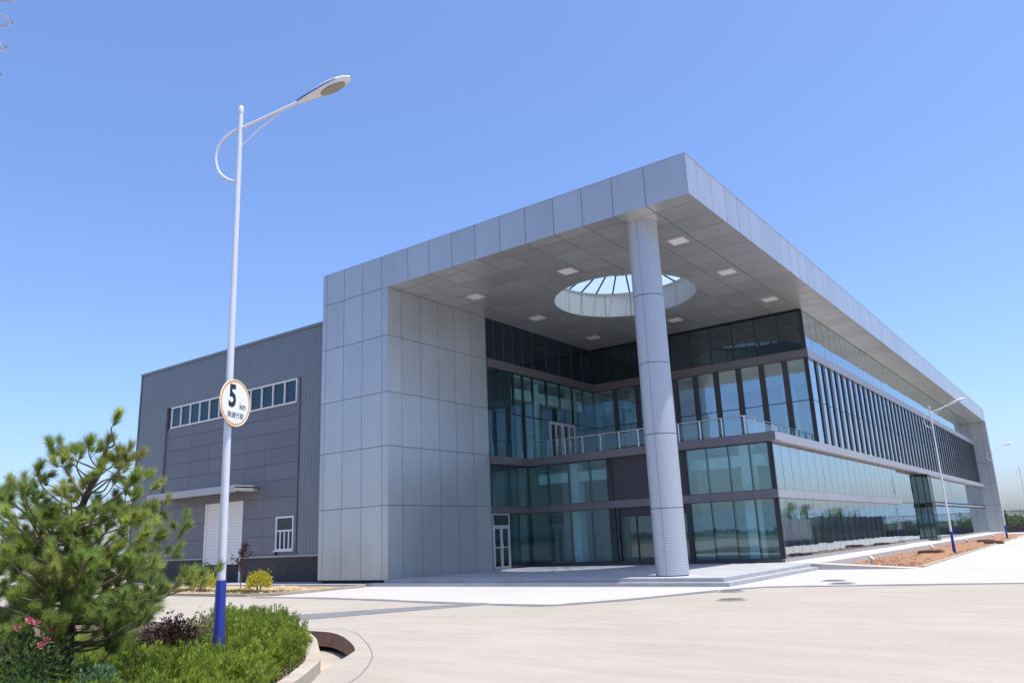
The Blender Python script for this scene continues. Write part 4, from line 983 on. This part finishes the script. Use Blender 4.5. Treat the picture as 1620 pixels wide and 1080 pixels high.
def make_pine():
    rg = np.random.default_rng(11)
    base = Vector(PT[0]); t = thing('pine_tree', 'young bushy pine with long needle tufts in the left foreground planter', 'tree', base)
    tr = smooth_path(PT, 5); s = MB(); n = len(tr)
    s.tube(tr, [.062 * (1 - i / n) ** .75 + .007 for i in range(n)], 10); trunk = s.build('trunk', BARK, t, smooth=True)
    br = MB(); tufts = []
    pal = np.array([[.35, .43, .10], [.31, .40, .10], [.39, .44, .10], [.27, .36, .095], [.40, .42, .13]])
    trn = np.array([tuple(p) for p in tr])
    for tip in TIPS:
        tip = np.array(tip); h = math.hypot(tip[0] - .1, tip[1] + 19.05)
        z0 = max(.45, tip[2] - .12 - h * (.3 if tip[2] > 1.6 else .05) - rg.random() * .15)
        k_ = int(np.argmin(abs(trn[:, 2] - z0))); a = trn[k_]
        m1 = a + (tip - a) * .4 + np.array([0, 0, -.03 - .05 * h]) + rg.normal(0, .03, 3); m2 = a + (tip - a) * .75 + np.array([0, 0, -.04 * h]) + rg.normal(0, .03, 3)
        pth = smooth_path([a, m1, m2, tip], 4); m_ = len(pth)
        br.tube(pth, [.012 * (.5 + h * .5) * (1 - i / m_) + .0045 for i in range(m_)], 5, cap=False)
        end = np.array(pth[-1]); dr = end - np.array(pth[-4]); dr /= np.linalg.norm(dr); dr = dr * .6 + np.array([0, 0, .75])
        tone = pal[rg.integers(0, 5)] * rg.uniform(.8, 1.15)
        tufts.append((end - dr * .03, dr, .11, tone))
        for q in range(rg.integers(2, 4) if tip[2] > 2.25 else rg.integers(4, 8)):          # short side shoots near the tip
            f = rg.uniform(.72 if tip[2] > 2.25 else .42, .97); pb = np.array(pth[int(f * (m_ - 1))]); sd_ = dr * .6 + rg.normal(0, .65, 3) + np.array([0, 0, .3]); sd_ /= np.linalg.norm(sd_)
            ln = rg.uniform(.05, .17); br.tube([pb, pb + sd_ * ln], [.005, .0035], 4, cap=False)
            tufts.append((pb + sd_ * (ln - .03), sd_, .09, tone * rg.uniform(.75, 1.2)))
        if rg.random() < .12:                        # a few rusty old needles
            pb = np.array(pth[int(.5 * m_)]); tufts.append((pb, dr, .08, np.array([.16, .10, .035])))
    br.build('branch', TWIG, t, smooth=True)
    V, F, Cc = needle_tufts(tufts, rg)
    me = tri_mesh('crown', V - np.array(base), F, NEEDLE, Cc); link('crown', me, None, t, base)
    return t
make_pine()

# --- creeping juniper: dense upright feathery sprigs
def inside_poly(P, poly):
    x, y = P[:, 0], P[:, 1]; c = np.zeros(len(P), bool); n = len(poly)
    for i in range(n):
        (x1, y1), (x2, y2) = poly[i], poly[i - 1]
        if y1 == y2: continue
        c ^= ((y1 > y) != (y2 > y)) & (x < (x2 - x1) * (y - y1) / (y2 - y1) + x1)
    return c
def edge_dist(P, poly):
    d = np.full(len(P), 9.0)
    for i in range(len(poly)):
        a, b = np.array(poly[i]), np.array(poly[i - 1]); ab = b - a
        t = np.clip(((P - a) @ ab) / (ab @ ab), 0, 1)[:, None]; d = np.minimum(d, np.linalg.norm(P - a - t * ab, axis=1))
    return d
def juniper(label, poly, hgt, seed, dens=300, z0=.13, pal=None):
    rg = np.random.default_rng(seed); poly = [tuple(p) for p in poly]; A = np.array(poly); lo, hi = A.min(0), A.max(0)
    n = int(dens * (hi - lo).prod()); P = rg.uniform(lo, hi, (n, 2)); P = P[inside_poly(P, poly)]; d = edge_dist(P, poly); n = len(P)
    ctr = A.mean(0)
    cc = rg.uniform(lo, hi, (int(30 * (hi - lo).prod()), 2)); cd_ = np.sqrt(((P[:, None] - cc[None]) ** 2).sum(2)); near = cd_.min(1); cid = cd_.argmin(1); chs = rg.uniform(.80, 1.10, len(cc))
    lump = .5 + .25 * np.sin(P[:, 0] * 5.1 + seed) * np.cos(P[:, 1] * 4.3 + 2 * seed) + .2 * np.sin(P[:, 0] * 11 + P[:, 1] * 9)
    top = hgt * np.clip((d / .14), .25, 1) ** .4 * (.88 + .14 * lump) * chs[cid] * (1.06 - .42 * np.clip(near / .14, 0, 1.2) ** 2) * rg.uniform(.74, 1.10, n) * np.where(d < .16, rg.uniform(.2, 1, n) ** .6, 1)
    out = unit(np.c_[P - ctr, np.zeros(n)]) * np.clip(1 - d / .25, 0, 1)[:, None] * 1.3
    Vs, Cs = [], []; lean = rg.normal(0, .24, (n, 2))
    pal = np.array(pal or [[.255, .325, .04], [.21, .28, .038], [.31, .365, .05], [.155, .21, .034]])
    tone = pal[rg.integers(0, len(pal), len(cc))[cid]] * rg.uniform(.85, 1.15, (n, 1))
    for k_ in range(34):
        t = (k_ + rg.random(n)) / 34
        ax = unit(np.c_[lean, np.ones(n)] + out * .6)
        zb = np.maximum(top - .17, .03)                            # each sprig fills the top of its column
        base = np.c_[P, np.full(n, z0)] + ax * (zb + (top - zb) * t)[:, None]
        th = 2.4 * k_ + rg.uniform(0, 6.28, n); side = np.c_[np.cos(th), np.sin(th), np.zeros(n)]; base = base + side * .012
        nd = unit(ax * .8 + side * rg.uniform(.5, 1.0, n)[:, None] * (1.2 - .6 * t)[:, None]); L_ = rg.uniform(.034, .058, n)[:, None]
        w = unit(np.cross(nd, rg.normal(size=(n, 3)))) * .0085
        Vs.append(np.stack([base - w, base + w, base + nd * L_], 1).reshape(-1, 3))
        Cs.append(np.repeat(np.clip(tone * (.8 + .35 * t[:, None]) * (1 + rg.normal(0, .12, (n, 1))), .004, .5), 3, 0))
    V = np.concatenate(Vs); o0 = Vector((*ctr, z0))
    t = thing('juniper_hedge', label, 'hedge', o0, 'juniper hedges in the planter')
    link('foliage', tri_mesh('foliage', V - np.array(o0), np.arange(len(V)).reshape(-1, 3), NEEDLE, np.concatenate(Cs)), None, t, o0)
    s = MB()
    for i in rg.choice(n, 130, replace=False):
        p = P[i]; s.tube([(p[0] * .9 + ctr[0] * .1, p[1] * .9 + ctr[1] * .1, z0 - .02), (p[0], p[1], z0 + max(.05, top[i] - .12))], [.008, .004], 4, cap=False)
    s.build('stems', TWIG, t, kind='stuff')
    return t
HEDGE_A = [(1.02, -16.98), (0.72, -16.5), (.25, -16.02), (-.5, -15.42), (-1.55, -14.62), (-2.6, -14.02), (-4.2, -13.72), (-4.9, -14.5), (-2.6, -15.2), (-1.3, -16.1), (-.2, -16.75), (.4, -17.1)]
HEDGE_B = [(1.45, -17.45), (1.1, -17.1), (.4, -17.2), (-.2, -16.85), (-1.2, -16.6), (-1.7, -17.1), (-1.3, -17.7), (-.4, -18.3), (.8, -18.75), (1.7, -18.5)]
HEDGE_D = [(-.35, -18.35), (-1.35, -17.75), (-1.75, -17.15), (-2.9, -16.7), (-4.2, -16.6), (-4.2, -17.9), (-2.2, -18.9), (-.5, -19.4), (-.1, -18.8)]
HEDGE_C = [(1.9, -17.95), (1.5, -17.5), (1.7, -18.5), (.8, -18.75), (-.2, -18.6), (-.4, -19.5), (.6, -20.1), (2.0, -19.9), (2.45, -18.9)]
juniper('juniper hedge behind the lamp foot, ending at the curved kerb', HEDGE_A, .50, 3)
juniper('juniper hedge around the blue lamp foot', HEDGE_B, .40, 4)
juniper('loose juniper growth under the right side of the pine, left of the barberry bush', HEDGE_D, .36, 6, dens=170)
juniper('juniper hedge at the bottom edge below the blue lamp foot', HEDGE_C, .37, 5)

# --- leafy shrubs
def shrub(name, label, loc, rx, rz, n, size, pal, cat='shrub', stems=9, flowers=None, seed=0, h0=.12, group=None, fill=.55, up=.3, stem_m=TWIG, mat_=LEAF):
    rg = np.random.default_rng(seed); loc = np.array(loc, float); t = thing(name, label, cat, loc, group)
    d = unit(rg.normal(size=(n, 3))); d[:, 2] = abs(d[:, 2]) * 1.0 - .25 * rg.random(n)
    r = rg.random(n) ** (1 - fill); lob = 1 + .18 * np.sin(d[:, 0] * 7 + seed) * np.cos(d[:, 1] * 6 + seed) + .1 * rg.normal(size=n)
    P = d * (r * lob)[:, None] * np.array([rx, rx, rz]); P[:, 2] += rz * .28 + h0; P[:, 2] = np.maximum(P[:, 2], .03)
    V, F = leaf_quads(P, size, unit(d + np.array([0, 0, up])), rg=rg)
    shade = np.ones((n, 1)); C_ = np.repeat(np.clip(np.array(pal)[rg.integers(0, len(pal), n)] * (1 + rg.normal(0, .18, (n, 1))) * shade, .004, .9), 4, 0)
    link('leaves', tri_mesh('leaves', V, F, mat_, C_), None, t, loc)
    for i in range(stems):
        s = MB(); a = 2 * math.pi * i / stems + rg.random(); e = np.array([math.cos(a) * rx * .6, math.sin(a) * rx * .6, rz * (.7 + .4 * rg.random()) + h0])
        s.tube([loc + np.array([math.cos(a) * .03, math.sin(a) * .03, -.05]), loc + e * .5 + rg.normal(0, .03, 3) * rx, loc + e], [.012, .008, .003], 5, cap=False); s.build('stem', stem_m, t)
    return t, P, rg
YEL = [[.48, .42, .04], [.55, .48, .06], [.36, .35, .04], [.60, .54, .10]]
PUR = [[.06, .022, .026], [.085, .03, .032], [.045, .02, .025], [.11, .05, .045]]
GRN = [[.09, .15, .035], [.12, .18, .04], [.07, .13, .045], [.14, .19, .055]]
shrub('golden_shrub', 'round clipped golden yellow shrub in the sandy bed', (-17.8, -3.75, .06), .47, .56, 1900, .085, YEL, seed=1, h0=.06, fill=.72, group='golden shrubs in the bed')
shrub('golden_shrub', 'golden yellow shrub half hidden behind the lamp pole', (-20.9, -4.2, .06), .5, .6, 1500, .085, YEL, seed=2, h0=.06, fill=.7, group='golden shrubs in the bed')
shrub('green_shrub', 'small green leafy shrub left of the lamp pole in front of the hall', (-21.9, -3.7, .06), .6, .75, 1500, .09, GRN + [[.12, .16, .04]], seed=3, h0=.2, fill=.6)
shrub('barberry_shrub', 'dark red barberry bush behind the juniper left of the blue lamp foot', (-.85, -17.35, .1), .42, .42, 2400, .042, PUR + [[.14, .075, .06], [.05, .05, .025]], seed=4, h0=.2)
shrub('pale_shrub', 'pale yellow flowering shrub close to the blue lamp foot', (-1.35, -16.55, .1), .26, .38, 900, .045, [[.42, .38, .16], [.30, .28, .08], [.12, .14, .05], [.50, .46, .28]], seed=5, h0=.22)
shrub('leafy_weed', 'bluish green leafy weed under the right side of the pine', (1.25, -19.3, .1), .2, .24, 420, .06, [[.09, .19, .09], [.13, .22, .11], [.15, .25, .09]], cat='plant', seed=6, h0=.2, stems=5)
shrub('leafy_weed', 'bright green broad weed at the lower left corner', (1.5, -20.1, .1), .32, .26, 700, .065, [[.06, .14, .03], [.09, .17, .04], [.05, .10, .04]], cat='plant', seed=7, h0=.16, stems=6)
# rose bush with pink blooms
rb, RP, rg_ = shrub('rose_bush', 'rose bush with pink blooms beneath the pine trunk', (.72, -19.7, .1), .42, .55, 1300, .055, GRN + [[.03, .055, .025]], cat='plant', seed=8, h0=.18)
PINK = mat('rose_petal', (0.62, 0.20, 0.22), 0.6, vary=0.15, trans=0.25)
for px, py, pz in ((.90, -19.62, .93), (.95, -19.66, .84), (.84, -19.72, 1.0), (.72, -19.74, 1.02), (.66, -19.82, .96), (.98, -19.72, .80), (.6, -19.7, 1.03)):
    s = MB(); rgp = np.random.default_rng(int(pz * 1000)); nrm_ = Vector((.55, -.45, .7)).normalized()
    for k_ in range(11):
        a = 2.4 * k_; rr = .006 + .0026 * k_; u = nrm_.orthogonal().normalized(); w_ = nrm_.cross(u); o = u * math.cos(a) + w_ * math.sin(a); tg = nrm_.cross(o)
        c0 = Vector((px, py, pz)) + o * rr * .5; b = len(s.v)
        s.v += [tuple(c0 - tg * .008), tuple(c0 + tg * .008), tuple(c0 + o * rr * .9 + tg * .013 + nrm_ * (.035 - .002 * k_)), tuple(c0 + o * rr * .9 - tg * .013 + nrm_ * (.035 - .002 * k_))]
        s.f.append((b, b + 1, b + 2, b + 3))
    s.build('bloom', PINK, rb)
# purple-leaved sapling
def sapling(label, loc, h, pal, n, seed, spread=.3, size=.05, group=None):
    rg = np.random.default_rng(seed); loc = np.array(loc, float); t = thing('purple_sapling', label, 'tree', loc, group)
    s = MB(); s.tube([loc, loc + [.02, 0, h * .5], loc + [.0, .02, h]], [.022, .016, .006], 6); P = []
    for i in range(11):
        z = h * (.38 + .56 * i / 10); a = rg.random() * 6.28; l = spread * (1.15 - .5 * i / 10); e = np.array([math.cos(a) * l, math.sin(a) * l, l * .9])
        s.tube([loc + [0, 0, z], loc + np.array([0, 0, z]) + e], [.009, .003], 4, cap=False)
        P.append(loc + np.array([0, 0, z]) + e * rg.random((n // 11, 1)) + rg.normal(0, .06, (n // 11, 3)))
    s.build('trunk', TWIG, t); P = np.concatenate(P); V, F = leaf_quads(P - loc, size, rg=rg)
    link('crown', tri_mesh('crown', V, F, LEAF, tones(pal, len(P), .2, 4, rg)), None, t, loc)
sapling('thin purple leaved sapling beside the golden shrub', (-20.1, -3.0, .06), 1.75, PUR, 620, 21, .42, .085)
# grass in the sandy bed and stray tufts
def grass(name, area_fn, n, h, pal, seed, m=LEAF):
    rg = np.random.default_rng(seed); P = area_fn(rg, n); n = len(P)
    lean = rg.normal(0, .35, (n, 3)); lean[:, 2] = 1; d = unit(lean); L_ = (h * rg.uniform(.5, 1.3, n))[:, None]; w = unit(np.cross(d, rg.normal(size=(n, 3)))) * .012
    V = np.stack([P - w, P + w, P + d * L_], 1).reshape(-1, 3)
    o = link(name, tri_mesh(name, V, np.arange(3 * n).reshape(-1, 3), m, tones(pal, n, .2, 3, rg)), None, None, (0, 0, 0), 'stuff'); return o
def ga_(rg, n):
    c = np.c_[rg.uniform(-36, -16.2, 90), rg.uniform(-5.3, -3.4, 90)]; k_ = rg.integers(0, 90, n); p = c[k_] + rg.normal(0, .24, (n, 2)); p = p[(p[:, 1] > -5.38) & (p[:, 0] < -15.7)]
    return np.c_[p, np.full(len(p), .05)]
tag(grass('grass', ga_, 7000, .10, [[.13, .14, .03], [.20, .18, .05], [.09, .11, .03]], 31), 'sparse yellowing grass tufts along the kerb of the sandy bed', 'grass')
def gp_(rg, n):
    p = np.c_[rg.uniform(-6, 2.4, n), rg.uniform(-21.5, -13.8, n)]; ok = inside_poly(p, inner[6:-8] + [(-8, -22), (2.4, -22)]); return np.c_[p[ok], np.full(ok.sum(), .11)]
tag(grass('undergrowth', gp_, 9000, .24, GRN + [[.10, .12, .04], [.15, .13, .05]], 32), 'tangled grassy undergrowth covering the planter below the pine', 'grass')
# pebbles and clods in the red soil
def clods(name, n, xr, yr, z, sz, m, seed, label):
    rg = np.random.default_rng(seed); Vs, Fs = [], []
    tet = np.array([(1, 0, 0), (-.5, .8, 0), (-.5, -.8, 0), (.1, .1, .8)]); tf = np.array([(0, 2, 1), (0, 1, 3), (1, 2, 3), (2, 0, 3)])
    for i in range(n):
        r = sz * rg.uniform(.4, 1.5); a = rg.random() * 6.28; c, s_ = math.cos(a), math.sin(a)
        v = tet * r * rg.uniform(.6, 1.3, (4, 3)); v = np.c_[v[:, 0] * c - v[:, 1] * s_, v[:, 0] * s_ + v[:, 1] * c, v[:, 2]]
        Vs.append(v + [rg.uniform(*xr), yr[0] + (yr[1] - yr[0]) * rg.random() ** 1.5, z]); Fs.append(tf + 4 * i)
    o = link(name, tri_mesh(name, np.concatenate(Vs), np.concatenate(Fs), m), m, None, (0, 0, 0), 'stuff'); tag(o, label, 'soil clods')
clods('soil_clod', 1500, (.3, 3.2), (10, 60), .03, .055, REDSOIL, 41, 'loose clods and stones scattered over the red soil verge')
clods('stone', 900, (-30, -15.8), (-5.2, -1), .05, .05, SAND, 42, 'small stones scattered over the sandy bed')

# ---------------------------------------------------------------- boundary across the road, seen in the glass and at the right edge
HOARD = mat('grey_hoarding', (0.50, 0.51, 0.54), 0.6, noise=0.1, nscale=0.5)
t = thing('boundary_wall', 'long grey boundary wall across the road, mirrored in the ground floor glass', 'wall', (11.5, 43, 0))
s = MB(); s.box(11.5, 11.75, 24, 60, -.05, 2.35); s.build('wall_body', HOARD, t)
s = MB(); s.box(11.42, 11.83, 24, 60, 2.35, 2.45); s.build('coping', HOARD, t)
s = MB(); s.box(11.3, 11.5, 24, 60, -.05, .45); s.build('wall_base', mat('dark_base', (0.10, 0.105, 0.11), 0.8), t)
for k_ in range(13): B('pier', HOARD, t, 11.4, 11.5, 24.3 + 2.9 * k_, 24.6 + 2.9 * k_, .45, 2.35)
RAILM = mat('railing_paint', (0.035, 0.04, 0.05), 0.5); PLIN = mat('plinth_stone', (0.11, 0.10, 0.105), 0.9, noise=0.3, nscale=2)
def railing(label, p0, p1, h0=.85, h1=2.65):
    p0, p1 = Vector(p0), Vector(p1); t = thing('metal_railing', label, 'railing', p0, 'dark metal railings on a stone plinth'); d = (p1 - p0); n = round(d.length / 3); u = d.normalized(); w = Vector((-u.y, u.x, 0)) * .12
    s = MB(); b = 0
    s.v = [tuple(p0 - w + Vector((0, 0, -.1))), tuple(p1 - w + Vector((0, 0, -.1))), tuple(p1 + w + Vector((0, 0, -.1))), tuple(p0 + w + Vector((0, 0, -.1))), tuple(p0 - w + Vector((0, 0, h0))), tuple(p1 - w + Vector((0, 0, h0))), tuple(p1 + w + Vector((0, 0, h0))), tuple(p0 + w + Vector((0, 0, h0)))]
    s.f = list(CUBE_F); s.build('plinth', PLIN, t)
    for z in (h0 + .15, h1 - .12):
        s = MB(); s.tube([p0 + Vector((0, 0, z)), p1 + Vector((0, 0, z))], .03, 6); s.build('rail', RAILM, t)
    for i in range(n + 1):
        q = p0 + d * (i / n); s = MB(); s.tube([q + Vector((0, 0, h0)), q + Vector((0, 0, h1 + .1))], .05, 6); s.build('post', RAILM, t)
    s = MB(); m_ = int(d.length / .16)
    for i in range(m_):
        q = p0 + d * ((i + .5) / m_); s.tube([q + Vector((0, 0, h0)), q + Vector((0, 0, h1))], .018, 4, cap=False)
    s.build('bars', RAILM, t, kind='stuff'); return t
railing('dark railing on a stone plinth across the far end beyond the building', (-22, 93, 0), (11.6, 93, 0))
railing('dark railing continuing the grey wall along the road, mirrored in the glass', (11.6, 60.2, 0), (11.6, 92.8, 0))
def tree(name, label, loc, h, cw, pal, seed, n=1500, size=.22, trunk_h=.2, group=None, shape='round'):
    rg = np.random.default_rng(seed); loc = np.array(loc, float); t = thing(name, label, 'tree', loc, group)
    s = MB(); s.tube([loc, loc + [rg.normal(0, .05), rg.normal(0, .05), h * .5], loc + [0, 0, h * .93]], [h * .018, h * .012, .01], 7)
    clumps = []
    for i in range(26):
        f = trunk_h + (1 - trunk_h) * (i + rg.random()) / 26; a = rg.random() * 6.28
        r = cw * (math.sin(math.pi * min(1, (f - trunk_h) / (1 - trunk_h) * .85 + .15)) if shape == 'round' else (1.08 - f)) * rg.uniform(.45, 1)
        e = np.array([math.cos(a) * r, math.sin(a) * r, h * f]); clumps.append((e, cw * rg.uniform(.22, .4)))
        s.tube([loc + [0, 0, h * max(.1, f - .18)], loc + e], [.03, .008], 4, cap=False)
    s.build('trunk', BARK, t)
    k_ = rg.integers(0, 26, n); P = np.array([clumps[i][0] for i in k_]) + rg.normal(size=(n, 3)) * np.array([clumps[i][1] for i in k_])[:, None] * .75
    V, F = leaf_quads(P, size, rg=rg)
    link('crown', tri_mesh('crown', V, F, LEAF, tones(pal, n, .25, 4, rg)), None, t, loc)
DK = [[.06, .11, .035], [.08, .13, .04], [.10, .15, .045]]; LT = [[.14, .21, .05], [.17, .24, .06], [.11, .18, .05]]
for i in range(6):
    tree('roadside_tree', 'leafy tree behind the grey wall, mirrored in the ground floor glass', (14.0 + random.random() * 1.5, 27 + 2.6 * i + random.random(), 0), 4.4 + random.random() * 1.2, 1.3, LT, 60 + i, group='leafy trees behind the grey wall')
for i in range(9):
    tree('roadside_tree', 'small dark conifer in the row behind the grey wall, mirrored in the glass', (13.8 + random.random(), 44 + 1.8 * i, 0), 3.0 + random.random() * .9, .75, DK, 80 + i, n=700, size=.16, shape='cone', trunk_h=.08, group='dark conifers behind the grey wall')
for i in range(14):
    tree('roadside_tree', 'young green conifer in the row behind the road railing, mirrored in the glass', (14 + random.random() * 2, 62 + 2.2 * i, 0), 2.9 + random.random() * 1.4, .9, LT if i % 3 else DK, 100 + i, n=700, size=.18, shape='cone', trunk_h=.06, group='young conifers behind the road railing')
for i, (x, y, h, w) in enumerate([(-1.8, 98, 1.7, 2.0), (.6, 97.5, 2.0, 2.0), (2.8, 98.5, 1.75, 2.0)]):
    tree('roadside_bush', ['green bush behind the far railing, half hidden by the end wall', 'taller green bush behind the far railing, beside the farthest lamp', 'green bush behind the far railing at the right picture edge'][i], (x, y, 0), h, w, LT, 130 + i, n=2200, size=.16, trunk_h=.1, group='bushes behind the far railing')
# distant wooded belt and hills right round the horizon, haze painted into their colours
def belt(name, r0, r1, n, h, size, pal, seed, label):
    rg = np.random.default_rng(seed); a = rg.random(n) * 6.283; r = rg.uniform(r0, r1, n); hh = h * (.6 + .25 * np.sin(a * 23 + seed) + .2 * np.sin(a * 57) + .12 * np.sin(a * 131))
    P = np.c_[CAM.x + np.cos(a) * r, CAM.y + np.sin(a) * r, rg.random(n) ** .8 * hh - .5]
    V, F = leaf_quads(P, size, rg=rg, aspect=.9); o = link(name, tri_mesh(name, V, F, LEAF, tones(pal, n, .2, 4, rg)), None, None, (0, 0, 0), 'stuff'); tag(o, label, 'wood')
belt('distant_wood', 300, 380, 26000, 2.3, 2.2, [[.10, .14, .09], [.13, .17, .11]], 51, 'low far-off belt of trees along the horizon')
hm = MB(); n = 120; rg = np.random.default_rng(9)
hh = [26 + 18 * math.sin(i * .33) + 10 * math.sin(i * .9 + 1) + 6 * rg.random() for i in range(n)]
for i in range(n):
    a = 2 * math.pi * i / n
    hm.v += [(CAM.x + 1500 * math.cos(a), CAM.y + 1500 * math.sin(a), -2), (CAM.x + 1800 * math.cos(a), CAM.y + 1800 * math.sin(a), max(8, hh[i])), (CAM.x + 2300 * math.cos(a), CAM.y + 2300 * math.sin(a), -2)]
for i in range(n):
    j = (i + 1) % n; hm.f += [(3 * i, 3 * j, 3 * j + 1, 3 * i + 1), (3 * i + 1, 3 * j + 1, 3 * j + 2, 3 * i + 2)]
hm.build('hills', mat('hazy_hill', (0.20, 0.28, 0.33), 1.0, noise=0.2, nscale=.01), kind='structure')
